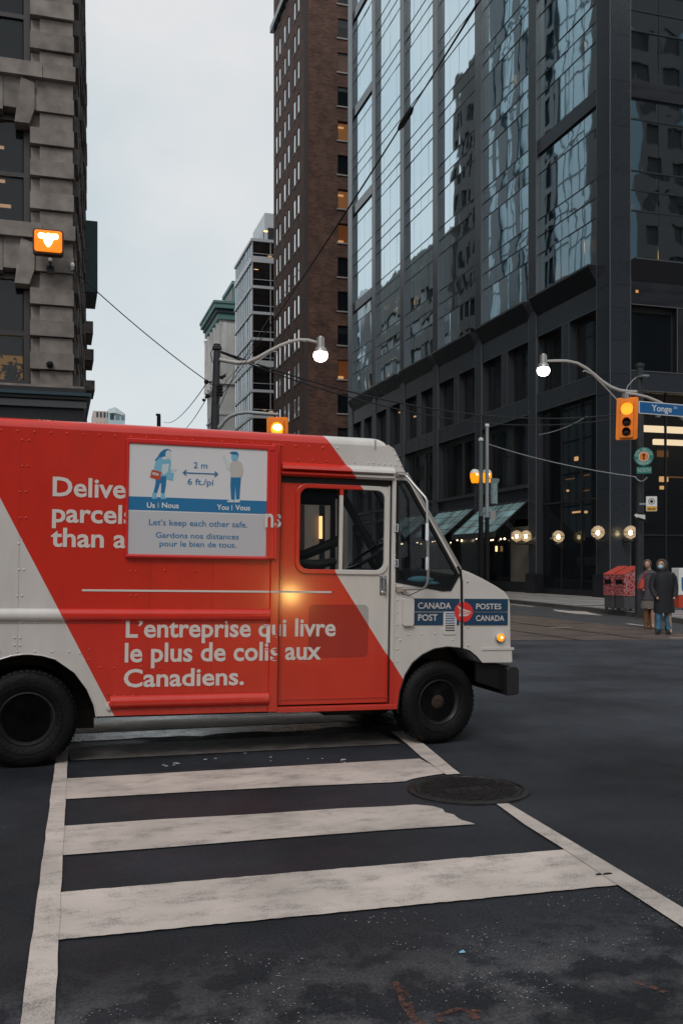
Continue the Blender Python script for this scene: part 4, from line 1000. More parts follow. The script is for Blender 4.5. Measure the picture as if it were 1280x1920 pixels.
# ================================================================== DELIVERY VAN
TA = .016; YT = 7.9; TX = 1.6
van = empty('delivery_van', (TX, YT, 0), (0, TA, 0))
tag(van, 'red and off-white step delivery van with postal lettering, crossing the zebra crossing', 'delivery van')
ca, sa = math.cos(TA), math.sin(TA)
def T(px, py, dy=0.0):
    p = onY(px, py, YT+dy); dx = p.x-TX
    return (dx*ca-p.z*sa, dx*sa+p.z*ca)
def TXx(px, py=1100): return T(px, py)[0]
def TZ(px, py): return T(px, py)[1]
zb = TZ(400, 1337); zt_side = T(350, 817)[1]
def livery(name, k=1.0, rough=.3):
    m = bpy.data.materials.new(name); m.use_nodes = True; nt = m.node_tree; p = nt.nodes['Principled BSDF']; n_ = nt.nodes.new; l = nt.links.new
    t = n_('ShaderNodeTexCoord'); s = n_('ShaderNodeSeparateXYZ'); l(t.outputs['Object'], s.inputs[0]); X, Z = s.outputs[0], s.outputs[2]
    def mt(op, a, b=None, c=None):
        q = n_('ShaderNodeMath'); q.operation = op
        for i, v in enumerate((a, b, c)):
            if v is None: continue
            if isinstance(v, (int, float)): q.inputs[i].default_value = v
            else: l(v, q.inputs[i])
        return q.outputs[0]
    def line(a, b):     # x as a function of z
        sl = (b[0]-a[0])/(b[1]-a[1]); return mt('MULTIPLY_ADD', Z, sl, a[0]-sl*a[1])
    P0, P1, P2, P3 = T(613, 823), T(684, 920), T(629, 1071), T(752, 1268)
    l1, l2, l3 = line(P0, P1), line(P1, P2), line(P2, P3)
    hi = mt('GREATER_THAN', Z, P1[1]); lo = mt('LESS_THAN', Z, P2[1])
    xr = mt('ADD', mt('ADD', mt('MULTIPLY', l1, hi), mt('MULTIPLY', l3, lo)), mt('MULTIPLY', l2, mt('SUBTRACT', 1, mt('ADD', hi, lo))))
    red = mt('MULTIPLY', mt('LESS_THAN', X, xr), mt('GREATER_THAN', X, line(T(0, 932), T(216, 1345))))
    # road film: slightly greyer low down, in streaks
    no = n_('ShaderNodeTexNoise'); no.inputs['Scale'].default_value = 3.0; no.inputs['Detail'].default_value = 9; no.inputs['Roughness'].default_value = .65
    mp_ = n_('ShaderNodeMapping'); mp_.inputs['Scale'].default_value = (1.6, 1, .7); l(t.outputs['Object'], mp_.inputs[0]); l(mp_.outputs[0], no.inputs[0])
    r = n_('ShaderNodeMapRange'); r.inputs[1].default_value = .3; r.inputs[2].default_value = .7; r.inputs[3].default_value = .9*k; r.inputs[4].default_value = 1.06*k; l(no.outputs[0], r.inputs[0])
    mx_ = n_('ShaderNodeMix'); mx_.data_type = 'RGBA'; l(red, mx_.inputs[0]); mx_.inputs[6].default_value = (.60, .57, .545, 1); mx_.inputs[7].default_value = (.58, .022, .010, 1)
    dz = n_('ShaderNodeMapRange'); dz.inputs[1].default_value = 1.0; dz.inputs[2].default_value = .35; dz.inputs[3].default_value = 0; dz.inputs[4].default_value = .22; l(Z, dz.inputs[0])
    d1 = mt('MULTIPLY', dz.outputs[0], no.outputs[0])
    mx2 = n_('ShaderNodeMix'); mx2.data_type = 'RGBA'; l(d1, mx2.inputs[0]); l(mx_.outputs[2], mx2.inputs[6]); mx2.inputs[7].default_value = (.16, .12, .10, 1)
    v = n_('ShaderNodeVectorMath'); v.operation = 'SCALE'; l(mx2.outputs[2], v.inputs[0]); l(r.outputs[0], v.inputs['Scale']); l(v.outputs[0], p.inputs['Base Color'])
    p.inputs['Roughness'].default_value = rough; p.inputs["Coat Weight"].default_value = .55; p.inputs['Coat Roughness'].default_value = .1
    b = n_('ShaderNodeBump'); b.inputs['Strength'].default_value = .35; b.inputs['Distance'].default_value = .02
    n2 = n_('ShaderNodeTexNoise'); n2.inputs['Scale'].default_value = 1.7; n2.inputs['Detail'].default_value = 3; l(t.outputs['Object'], n2.inputs[0]); l(n2.outputs[0], b.inputs['Height']); l(b.outputs[0], p.inputs['Normal'])
    return m
LV = livery('van_livery'); LVD = livery('van_livery_aged', .62, .42); LVR = livery('van_livery_rail', 1.15, .16)
VW = mat('van_white_paint', (.60, .57, .545), .35, noise=.06, nscale=3, coat=.2)
VI = mat('cab_interior', (.02, .021, .024), .7); RUB = mat('black_rubber', (.008, .008, .009), .55, spec=.3)
TY = mat('tyre_rubber', (.005, .005, .006), .6, spec=.2, noise=.4, nscale=9, bump=.35, bscale=40)
RIM = mat('wheel_steel_dark', (.016, .016, .019), .38, .4, noise=.5, nscale=8); RUST = mat('rusty_hub', (.04, .024, .016), .8, .2, noise=.6, nscale=18, bump=.4, bscale=40)
CHR = mat('chrome', (.7, .7, .72), .12, 1); ALU = mat('brushed_aluminium', (.42, .41, .40), .3, .9)
VG = mat('cab_glass', (.01, .014, .016), .02, alpha=.22, ior=1.5); VG2 = mat('tinted_cab_glass', (.008, .012, .016), .02, alpha=.35, ior=1.55)
LET = mat('van_lettering', (.66, .6, .57), .4); 
W2 = 2.05
# outline of the side
rx = -3.55
farch = [T(*p) for p in ((745, 1337), (746, 1325), (749.5, 1296), (759.5, 1265), (773, 1243), (791, 1228), (813, 1217), (838, 1213), (863, 1215.5))]
xr0 = T(50, 1300)[0]
ra = [T(*p) for p in ((181, 1344), (177, 1322), (164, 1292), (141, 1261), (105, 1236), (80, 1229), (58, 1226.5))]
rarch = [(2*xr0-x, z) for x, z in ra]+ra[::-1]
front_edge = [T(863, 1070), T(846, 1036), T(760, 888), T(748, 860), T(739, 842), T(728, 834)]
def side_outline():
    o = [(rx, zb)]+[(rarch[0][0], zb)]+rarch[1:-1]+[(rarch[-1][0], zb)]+[(farch[0][0], zb)]+farch[1:]
    o += front_edge
    o += [(T(715, 830)[0], zt_side), (rx, zt_side)]
    return o
def rrect(px0, py0, px1, py1, r, n=5):
    (x0, z1), (x1, z0) = T((px0), py0), T(px1, py1)
    x0 = T(px0, (py0+py1)/2)[0]; x1 = T(px1, (py0+py1)/2)[0]; z1 = T((px0+px1)/2, py0)[1]; z0 = T((px0+px1)/2, py1)[1]
    return rr(x0, z0, x1, z1, r, n)
def rr(x0, z0, x1, z1, r, n=5):
    o = []
    for cx, cz, a in ((x1-r, z1-r, 0), (x0+r, z1-r, 90), (x0+r, z0+r, 180), (x1-r, z0+r, 270)):
        for k in range(n+1):
            t = math.radians(a+90*k/n); o.append((cx+r*math.cos(t), cz+r*math.sin(t)))
    return o
qwin = [T(*p) for p in ((741, 900), (762, 901), (768, 908), (861, 1079), (845, 1108), (830, 1109), (741, 1092))]
door_hole = [T(524, 892), T(741, 899), T(741, 1100)]
dx0, dx1 = T(524, 1100)[0], T(733.5, 1100)[0]; dzt = T(630, 896)[1]; dzb = zb+.035
dh = [(dx0, dzb), (dx1, dzb), (dx1, dzt), (dx0, dzt)]
qh = qwin
b = MB(); b.prism([side_outline(), dh, qh], 0, .03); body = b.build('body_side', LV, van)
# far side with door window and quarter window
fw0, fw1 = 2.30-TX, 2.80-TX
fh = [(fw0, 1.18), (fw1, 1.18), (fw1, 2.28), (fw0, 2.28)]
b = MB(); b.prism([side_outline(), fh, qh], W2-.06, W2-.03); b.build('cab_lining', VI, van)
b = MB(); b.prism([side_outline(), fh, qh], W2-.03, W2); b.build('body_side', LV, van)
# rear wall, floor, bulkhead, underframe
b = MB(); b.box(rx, rx+.04, .03, W2-.06, zb, zt_side+.03); b.build('rear_wall', VW, van)
b = MB(); b.box(rx+.05, T(863, 1100)[0], .45, W2-.45, zb+.02, zb+.16); b.box(-1.0, farch[0][0]-.02, .075, W2-.09, zb+.12, zb+.2); b.box(-3.4, 2.0, .5, .62, .28, zb+.1); b.box(-3.4, 2.0, 1.4, 1.52, .28, zb+.1)
b.box(T(640, 1100)[0], T(740, 1100)[0], .5, 1.5, .24, .4)
b.build('underframe', M['black'], van)
bx = T(541, 1000)[0]
b = MB(); b.box(bx-.35, bx-.3, .04, W2-.07, zb, zt_side); b.box(rx+.05, farch[-1][0], .5, .55, zb, 1.0); b.box(farch[0][0]-.05, T(863, 1100)[0], .5, W2-.5, zb+.1, 1.05)
b.build('bulkhead', VI, van)
# roof with rounded edges
def ring(x, zt, dz=0, inset=0):
    r = .075; pts = []
    for k in range(7): a = math.pi-k*math.pi/12; pts.append((x, inset+r+r*math.cos(a), zt-r+r*math.sin(a)))
    for k in range(7): a = math.pi/2-k*math.pi/12; pts.append((x, W2-inset-r+r*math.cos(a), zt-r+r*math.sin(a)))
    pts += [(x, W2-inset-.04, zt-r), (x, inset+.04, zt-r)]
    return pts
zr = T(350, 802)[1]
zr = zt_side+.075
xa_ = T(700, 830)[0]
zr2 = T(690, 824)[1]+.0
rings = [ring(rx, zr)]+[ring(xa_-.0, zr), ring(xa_+.06, zr-.006), ring(xa_+.11, zr-.026), ring(xa_+.15, zr-.06, inset=.006)]
b = MB(); b.loft(rings); b.build('roof', LVR, van, smooth=True)
b = MB(); fx = [T(728, 834), T(739, 842), T(748, 860), T(760, 888)]
b.prism([[fx[0], fx[1], fx[2], fx[3], (fx[3][0]-.05, fx[3][1]), (fx[0][0]-.1, fx[0][1]-.02)]], .002, W2-.002); b.build('header_panel', VW, van, bevel=.012)
piece('roof_seam', ALU, van, T(702, 830)[0], T(702, 830)[0]+.012, -.004, .02, zt_side-.03, zt_side+.05)
# windscreen and pillars
w0, w1 = T(760, 888), T(862, 1070)
for y0, y1 in ((-.004, .07), (W2-.07, W2+.0), (W2/2-.03, W2/2+.03)):
    b = MB(); d = Vector((w1[0]-w0[0], w1[1]-w0[1])).normalized(); n = Vector((-d.y, d.x))*.028
    b.prism([[w0, w1, (w1[0]-n.x*-1, w1[1]+n.y), (w0[0]+n.x, w0[1]+n.y)]], y0, y1)
    b.build('windscreen_pillar', ALU if y0 < .05 else RUB, van, bevel=.008)
b = MB(); b.prism([[w0, w1, (w1[0]-.012, w1[1]-.006), (w0[0]-.012, w0[1]-.006)]], .07, W2-.07); b.build('windscreen', VG, van)
# quarter window: black rubber border + glass
def inset_poly(poly, d):
    o = []; n = len(poly); A_ = sum(poly[i][0]*poly[(i+1) % n][1]-poly[(i+1) % n][0]*poly[i][1] for i in range(n)); sgn = 1 if A_ > 0 else -1
    for i in range(n):
        a, p, c = Vector(poly[i-1]), Vector(poly[i]), Vector(poly[(i+1) % n]); e1 = (p-a).normalized(); e2 = (c-p).normalized()
        n1 = Vector((-e1.y, e1.x))*sgn; n2 = Vector((-e2.y, e2.x))*sgn; m_ = (n1+n2); m_ = m_/max(.3, (m_.dot(n1))); o.append(tuple(p+m_*d))
    return o
b = MB(); b.prism([qwin, inset_poly(qwin, .028)], -.006, .028); qf = b.build('quarter_window', RUB, van)
b = MB(); b.prism([inset_poly(qwin, .024)], .01, .015); b.build('pane', VG2, qf)
b = MB(); b.prism([qwin, inset_poly(qwin, .03)], W2-.05, W2+.004); qf2 = b.build('quarter_window', RUB, van)
# sliding door
win_o = rrect(555, 908.5, 730, 1077, .1); win_i = rrect(563.5, 917, 722, 1068, .075)
b = MB(); b.prism([[(dx0+.01, dzb+.012), (dx1-.01, dzb+.012), (dx1-.01, dzt-.05), (dx0+.01, dzt-.05)], rrect(560, 913.5, 725.5, 1072, .085)], .035, .06)
door = b.build('sliding_door', LV, van)
b = MB(); b.prism([win_o, win_i], .018, .05); b.build('window_frame', LV, door, bevel=.006)
b = MB(); b.prism([rrect(562, 915, 724, 1070, .075)], .045, .05); b.build('window_pane', VG, door)
b = MB(); x0 = T(637.5, 1000)[0]; b.box(x0, x0+.032, .022, .052, T(640, 1070)[1], T(640, 928)[1]); b.build('window_divider', VW, door, bevel=.004)
b = MB(); b.box(x0, x0+.032, .022, .052, T(640, 928)[1], T(640, 916)[1]); b.build('window_divider', LV, door)
b = MB(); lp = rrect(580, 1134, 692, 1233, .045); b.prism([lp], .0338, .036); b.build('lower_door_panel', LVD, door)
b = MB(); b.prism([lp, inset_poly(lp, .006)], .0326, .036); b.build('panel_edge', LVD, door)
b = MB(); b.box(dx0+.01, dx1-.01, .026, .04, dzb+.055, dzb+.068); b.build('door_hem', LV, door)
b = MB(); b.box(dx1-.028, dx1-.018, .02, .04, dzb+.012, dzt-.05); b.box(dx0+.03, dx0+.036, .03, .04, dzb+.012, dzt-.05); b.build('door_edge', LV, door)
# handle
hx0, hx1 = T(713.5, 1096)[0], T(726, 1096)[0]; hz0, hz1 = T(720, 1116)[1], T(720, 1078)[1]
b = MB(); b.box(hx0, hx1, .028, .036, hz0, hz1); hp = b.build('handle', CHR, door, bevel=.004)
b = MB(); xm = (hx0+hx1)/2; b.tube([(xm+.005, .03, hz1-.02), (xm+.005, -.012, hz1-.035), (xm+.005, -.014, hz0+.035), (xm+.005, .03, hz0+.02)], .010, 8); b.build('grip', CHR, hp, smooth=True)
# dark door surround and track
b = MB(); b.box(dx0, dx1, .03, .12, dzt-.055, dzt+.004); b.box(dx0-.0, dx0+.012, .03, .1, dzb, dzt); b.box(dx1-.012, dx1, .03, .1, dzb, dzt); b.build('door_track', RUB, van)
b = MB(); a0, a1 = T(530, 874), T(750, 886); zl = (a0[1]+a1[1])/2; b.prism([[(-.05, zl+.005), (-.055, zl-.02), (.0, zl-.03), (0, zl+.04)]], dx0+.0, T(738, 885)[0], 'yz'); b.build('drip_rail', LVR, van, bevel=.003)
b = MB(); b.prism([[(-.03, zl-.045), (-.03, zl-.06), (.0, zl-.075), (0, zl-.03)]], dx0+.0, T(738, 885)[0], 'yz'); b.build('drip_rail', LV, van)
b = MB(); jx0, jx1 = T(506, 1100)[0], T(522, 1100)[0]; b.box(jx0, jx1, -.022, 0, zb-.005, zt_side-.03); b.build('door_post', LV, van, bevel=.006)
b = MB(); b.box(dx0-.01, T(744, 1330)[0], -.012, .05, zb-.012, zb+.03); b.build('door_sill', LV, van, bevel=.004)
b = MB(); b.box(T(737, 1050)[0], T(740, 1050)[0], -.01, 0, zb+.02, dzt); b.build('door_edge_strip', LV, van, bevel=.002)
for py in (990, 1056):
    x, z = T(740, py); b = MB(); b.box(x-.012, x+.022, -.028, 0, z-.035, z+.035); b.tube([(x+.005, -.03, z-.03), (x+.005, -.03, z+.03)], .009, 8); b.build('hinge', CHR, van)
# body rails
x5 = T(505, 1150)[0]
b = MB()
def rail(mb, xa, xb, z, r, y=.006): 
    n = 12; mb.loft([[(x, y-r*.9*math.sin(math.pi*k/n), z+r*math.cos(math.pi*k/n)) for k in range(n+1)] for x in (xa, xb)])
rail(b, rx, x5, TZ(300, 1153), .052); b.build('belt_rail', LVR, van, smooth=True)
b = MB(); rail(b, T(207, 1310)[0], x5, TZ(350, 1313.5), .056); b.build('skirt_rail', LVR, van, smooth=True)
b = MB(); x, z = T(205, 1324); b.sphere((x, -.005, z), .03, 12, 8, .9, .6, 1.5); b.build('rail_end', LV, van, smooth=True)
b = MB()
for py, xa, xb in ((1142, rx, x5), (1168, rx, x5), (1302, T(200, 1302)[0], x5), (1327, T(212, 1327)[0], x5)):
    z = TZ(300, py); b.box(xa, xb, -.003, 0, z-.004, z+.004)
for px in (37, 400, 283):
    x = T(px, 1000)[0]; b.box(x-.0015, x+.0015, -.0015, 0, zb if px > 100 else TZ(37, 1224), zt_side)
b.build('panel_seam', LVD, van)
# hood
hood = [T(*p) for p in ((866, 1068), (880, 1073), (905, 1085), (930, 1099), (945, 1109), (953, 1119), (956, 1131), (957.5, 1215), (960, 1217), (961, 1243), (903, 1243.5), (892, 1231), (880, 1221), (866, 1215.5))]
b = MB(); b.prism([hood], .004, W2-.004); ho = b.build('hood', VW, van, bevel=.022, seg=3)
for p_ in ho.data.polygons: p_.use_smooth = False
b = MB(); b.box(T(903, 1230)[0], T(962.5, 1217)[0], -.004, W2+.004, T(950, 1218)[1]-.003, T(950, 1214)[1]); b.build('hood_lip', VW, van)
b = MB(); s0 = [T(*p) for p in ((857, 1062), (862, 1072), (864.5, 1090), (865, 1214))]; b.tube([(x, -.004, z) for x, z in s0], .012, 8); b.build('rubber_seal', RUB, van, smooth=True)
b = MB(); b.box(T(866, 1100)[0]+.02, T(940, 1100)[0], .5, W2-.5, .5, 1.0); b.build('engine_bay', M['black'], van)
# grille + headlights on the nose
xn = T(957, 1180)[0]
b = MB(); b.box(xn-.01, xn+.006, .5, 1.55, .8, 1.15); gr = b.build('grille', M['black'], van)
for k in range(5): b = MB(); b.box(xn+.004, xn+.012, .52, 1.53, .83+k*.065, .85+k*.065); b.build('slat', ALU, gr)
for y in (.25, 1.8):
    b = MB(); b.lathe((xn-.02, y, .95), [(.1, 0), (.1, .03), (.07, .045)], 'x', 20); b.build('headlight', mat('headlight_glass', (.6, .6, .6), .1) if y < 1 else bpy.data.materials['headlight_glass'], van, smooth=True)
# wheel arch lips
b = MB(); b.tube([(x, 0, z) for x, z in farch+[T(880, 1221), T(892, 1231), T(903, 1244)]], .008, 6, cap=False); b.build('arch_lip', RUB, van)
b = MB(); b.tube([(x, 0, z) for x, z in rarch], .006, 6, cap=False); b.build('arch_lip', LV, van)
b = MB()
for arch in (farch+[T(880, 1221), T(892, 1231), T(903, 1244)], rarch):
    n = len(arch); b.add([(x, .01, z+.004) for x, z in arch]+[(x, .5, z+.004) for x, z in arch], [(k, k+1, n+k+1, n+k) for k in range(n-1)])
tag(b.build('wheel_housing', M['black'], van, recalc=False), kind='stuff')
b = MB(); b.box(rarch[0][0], rarch[-1][0], .47, .5, .2, 1.0); b.box(farch[0][0], T(905, 1200)[0], .47, .5, .3, 1.0); tag(b.build('wheel_housing', M['black'], van), kind='stuff')
# bumper
b = MB(); b.prism([[T(897, 1244), T(950, 1250), T(950, 1297), T(897, 1279)]], .06, .1); b.prism([[T(897, 1244), T(950, 1250), T(950, 1297), T(897, 1279)]], W2-.1, W2-.06)
bu = b.build('bumper', M['black'], van)
b = MB(); b.prism([[T(947, 1253), T(953, 1249), T(966, 1250), T(970, 1255), T(970, 1298), T(966, 1302), T(947, 1304)]], -.03, W2+.03); b.build('bumper_bar', mat('bumper_paint', (.018, .018, .02), .38), bu, bevel=.01)
# marker lamp
x, z = T(936, 1195); b = MB(); b.lathe((x, .0, z), [(.046, .0), (.046, -.02), (.04, -.026)], 'y', 22); ml = b.build('marker_lamp', CHR, van, smooth=True)
b = MB(); b.sphere((x, -.024, z), .037, 18, 10, 1, .6, 1); b.build('lens', M['ambersoft'], ml, smooth=True)
b = MB(); b.sphere((x, -.043, z), .009, 8, 6); b.build('bulb', M['hot'], ml)
# side cover box, louvre
b = MB(); b.prism([rrect(753.5, 1121, 773.5, 1173, .02)], -.035, 0); b.build('cover_box', VW, van, bevel=.008, seg=3)
b = MB(); b.prism([rrect(830, 1147, 855, 1190, .02)], -.008, 0); lo_ = b.build('louvre', VW, van, bevel=.004)
for k in range(8):
    x, z = T(834, 1150+k*4.5); x1_ = T(851.5, 1150)[0]; b = MB(); b.box(x, x1_, -.011, -.005, z-.005, z+.003); b.build('slat', M['signblue'] if k < 5 else M['black'], lo_)
# mirror bracket and mirrors
def V3(px, py, dy): x, z = T(px, py, dy); return (x, dy, z)
b = MB(); b.tube([V3(746, 889, -.02), V3(757, 890, -.06), V3(761, 892, -.1), V3(797, 933, -.2), V3(800, 940, -.22), V3(802, 1085, -.22), V3(801, 1094, -.22), V3(796, 1102, -.2), V3(790, 1104, -.18), V3(760, 1104.5, -.03), V3(746, 1104.5, -.0)], .0125, 10)
mb_ = b.build('mirror_bracket', ALU, van, smooth=True)
for (py0, py1) in ((981, 1014), (1044, 1069)):
    a, c = V3(797.5, py0, -.25), V3(797.5, py1, -.25); b = MB(); b.prism([rr(a[0]-.016, c[2], a[0]+.012, a[2], .013)], -.29, -.2); b.build('mirror', CHR, mb_, bevel=.008)
b = MB(); b.box(T(742, 888)[0], T(758, 888)[0], -.03, .0, T(745, 893)[1], T(745, 885)[1]); b.box(T(741, 1104)[0], T(755, 1104)[0], -.03, .0, T(745, 1109)[1], T(745, 1100)[1]); b.build('bracket_foot', ALU, mb_)
b = MB(); b.tube([V3(753, 1106, -.01), V3(755, 1114, -.02), V3(766, 1117, -.03), V3(785, 1108, -.1), V3(795, 1103, -.18)], .004, 6); b.build('mirror_cable', RUB, mb_)
# cab interior
dxa, dxb = T(748, 1090)[0], T(866, 1090)[0]
b = MB(); b.prism([[(dxa+.1, 1.0), (dxb, 1.0), (dxb, T(860, 1078)[1]), (dxb-.35, T(800, 1068)[1]), (dxa+.12, T(760, 1062)[1]-.02)]], .12, W2-.1); b.build('dashboard', VI, van, bevel=.02)
b = MB(); x, z = T(795, 1092); b.sphere((x, .09, z+.02), .13, 14, 8, 1, .4, .28); b.sphere((x+.09, .08, z-.01), .09, 12, 8, 1, .4, .22)
cl = b.build('blue_cloth', mat('blue_cloth', (.2, .55, .7), .8, bump=.8, bscale=12), van, smooth=True)
# steering wheel
c = Vector((T(690, 1040, .6)[0]-.0, .62, T(690, 1042, .6)[1])); nrm = Vector((-.55, 0, .83)).normalized(); u_ = nrm.cross(Vector((0, 1, 0))).normalized(); v_ = Vector((0, 1, 0))
b = MB(); b.tube([c+(u_*math.cos(k*math.pi/12)+v_*math.sin(k*math.pi/12))*.22 for k in range(25)], .016, 8, cap=False)
for k in (0, 1, 2): a = k*2.094+.5; b.tube([c-nrm*.05, c+(u_*math.cos(a)+v_*math.sin(a))*.21], .012, 6)
b.tube([c-nrm*.05, c-nrm*.5], .03, 8); b.build('steering_wheel', mat('glossy_black_rim', (.02, .02, .02), .18), van, smooth=True)
# driver's seat + engine cover
sx_ = T(590, 1100)[0]
b = MB(); b.box(sx_-.28, sx_+.2, 1.25, 1.75, .6, 1.0); b.prism([[(sx_-.28, 1.0), (sx_-.16, 1.0), (sx_-.3, 1.5), (sx_-.42, 1.48)]], 1.28, 1.72); b.build('seat', VI, van, bevel=.04)
b = MB(); b.box(dxa-.6, dxb-.2, .75, 1.35, .6, 1.12); b.build('engine_cover', VI, van, bevel=.05)
b = MB(); b.box(dx0, dx1+.2, .06, .1, .95, 1.12) if False else b.tube([(T(563, 1060)[0], .12, T(563, 1055)[1]), (T(600, 1050)[0], .14, T(600, 1060)[1]), (T(640, 1045)[0], .2, T(640, 1052)[1])], [.03, .05, .03], 8); b.build('engine_cover_rail', VI, van, smooth=True)
b = MB(); b.tube([(T(575, 1045)[0], .5, T(575, 1040)[1]), (T(600, 1048)[0], .5, T(600, 1040, .5)[1]), (T(638, 1015, .5)[0], .5, T(638, 1012, .5)[1])], .045, 8); b.build('grab_rail', VI, van, smooth=True)
# wheels
def wheel(px, py, r, yface, steer, dual):
    x, z = T(px, py); w_ = .24
    rm = MB()   # rim, about own axis at origin, outward = -y
    R1 = r*.56
    prof = [(R1, .02), (R1, -.005), (R1-.012, -.008), (R1-.03, .01), (R1-.045, .05), (R1-.06, .075), (.12, .08 if not dual else .13), (.115, .05 if not dual else .1), (.05, .045 if not dual else .09)]
    rm.lathe((0, 0, 0), prof, 'y', 40); ro = rm.build('wheel', RIM, van, smooth=True)
    ro.location = (x, yface, z); ro.rotation_euler = (0, 0, steer)
    ty = MB(); s = w_
    ty.lathe((0, 0, 0), [(R1-.005, .02), (R1, -.006), (R1+.02, -.02), (r*.78, -.032), (r*.90, -.025), (r*.965, -.005), (r, .03), (r, s-.04), (r*.96, s), (R1, s)], 'y', 64)
    to = ty.build('tyre', TY, ro, smooth=True)
    lg = MB(); nl = 52
    for k in range(nl):
        a = 2*math.pi*k/nl; da = .04
        for (ra_, rb_, y0, y1) in ((r*.955, r*1.003, -.006, .05), (r*.985, r*1.004, .07, .14), (r*.93, r*1.004, .16, .215)):
            pts = []
            for aa in (a-da, a+da):
                for rr_ in (ra_, rb_):
                    pts.append((rr_*math.cos(aa), rr_*math.sin(aa)))
            q = [pts[0], pts[1], pts[3], pts[2]]
            lg.add([(p[0], y0 if i not in (1, 2) else y0+.012, p[1]) for i, p in enumerate(q)]+[(p[0], y1, p[1]) for p in q], [(0, 1, 2, 3), (7, 6, 5, 4), (0, 4, 5, 1), (1, 5, 6, 2), (2, 6, 7, 3), (3, 7, 4, 0)])
    for rr_ in (.7, .84): lg.tube([(r*rr_*math.cos(k*math.pi/24), -.029+(.003 if rr_ > .8 else 0), r*rr_*math.sin(k*math.pi/24)) for k in range(49)], .003, 4, cap=False)
    tag(lg.build('tread', TY, ro), kind='stuff')
    hb = MB(); d = .045 if not dual else .085
    hb.lathe((0, 0, 0), [(.075, d+.02), (.075, d-.01), (.055, d-.04), (.03, d-.05)], 'y', 20)
    for k in range(8): a = k*math.pi/4; hb.lathe((.1*math.cos(a), 0, .1*math.sin(a)), [(.014, d+.03), (.014, d+.0), (.009, d-.004)], 'y', 6)
    hb.build('hub', RUST, ro)
    if dual:
        t2 = inst(to, 'inner_tyre', ro, (0, .27, 0))
    return ro
wheel(826, 1318, .372, .045, math.radians(7), False)
wheel(50, 1351, .392, .06, 0, True)
for (px, py, r, st) in ((826, 1318, .372, .12), (50, 1351, .392, 0)):
    x, z = T(px, py); b = MB(); b.lathe((x, W2-.28, z), [(.2, 0), (r*.97, .01), (r, .03), (r, .21), (r*.95, .24), (.2, .22)], 'y', 40); b.build('far_wheel', TY, van, smooth=True)
    b = MB(); b.tube([(x, .2, z), (x, W2-.2, z)], .06, 10); b.build('axle', M['black'], van)
b = MB(); x = T(20, 1300)[0]
b.box(2*xr0-ra[0][0]-.06, 2*xr0-ra[0][0]-.03, .1, .5, .12, .5); b.build('mud_flap', RUB, van)
# rivets
b = MB(); rv = []
def row(px0, py0, px1, py1, n):
    a, c = T(px0, py0), T(px1, py1)
    for k in range(n): rv.append((a[0]+(c[0]-a[0])*k/(n-1), a[1]+(c[1]-a[1])*k/(n-1)))
zr_ = zt_side-.035
for k in range(34): rv.append((rx+.1+k*.125, zr_))
row(10, 1143, 500, 1144.5, 20); row(10, 1167.5, 500, 1166.5, 20); row(0, 1222, 130, 1222, 5); row(215, 1304, 500, 1304, 18); row(215, 1330, 500, 1328, 12)
for (px, py) in ((42, 825), (55, 826), (42, 874), (52, 874), (39, 922), (49, 922), (39, 971), (49, 971), (36, 1019), (36, 1068), (45, 1068), (33, 1117), (42, 1117), (28, 1196), (38, 1196), (28, 1210), (38, 1210), (245, 1071), (255, 1071), (309, 1070), (245, 1117), (256, 1117), (366, 1071), (168, 1218), (166, 1237), (188, 1252), (215, 1253), (265, 1250), (500, 1218), (300, 1254), (150, 1225)): rv.append(T(px, py))
row(700, 868, 742, 872, 5); row(560, 862, 690, 868, 6); row(736, 842, 757, 884, 5); row(745, 1125, 744, 1240, 6); row(765, 1190, 815, 1188, 3); row(876, 1090, 876, 1090.1, 2); row(877, 1176, 877, 1210, 2); row(750, 1200, 750, 1201, 2); row(848, 1200, 830, 1180, 2); row(530, 836, 605, 840, 4)
row(741, 905, 741, 1095, 8)
for x, z in rv: b.sphere((x, -.001, z), .0098, 8, 5, 1, .6, 1)
tag(b.build('rivets', LV, van, smooth=True), kind='stuff')
b = MB()
for k in range(16): b.sphere((dx0+.05+k*(dx1-dx0-.1)/15, .034, dzb+.035), .0065, 6, 4, 1, .5, 1)
for k in range(9): b.sphere((dx0+.018, .034, dzb+.1+k*.2), .0065, 6, 4, 1, .5, 1)
tag(b.build('rivets', LV, door, smooth=True), kind='stuff')

# ---- lettering
def fy(X):
    if X < jx0-.0005: return -.0035
    if X < jx1: return -.0255
    return .0315
def L_(s, px0, px1, pyb, pycap, mt_=LET, y=-.0035, fn=None, bold=.022, name='lettering', parent=None):
    a, c = T(px0, pyb), T(px1, pyb); cap = T((px0+px1)/2, pycap)[1]-T((px0+px1)/2, pyb)[1]
    mb = MB(); text(mb, s, a[0], c[0], (a[1]+c[1])/2, cap, y, bold, fn); return mb.build(name, mt_, parent or van, recalc=False)
L_('Deliver', 99, 259, 932, 898); L_('parcels', 98, 251, 980, 946.5); L_('than any', 95.5, 290, 1026, 992.5)
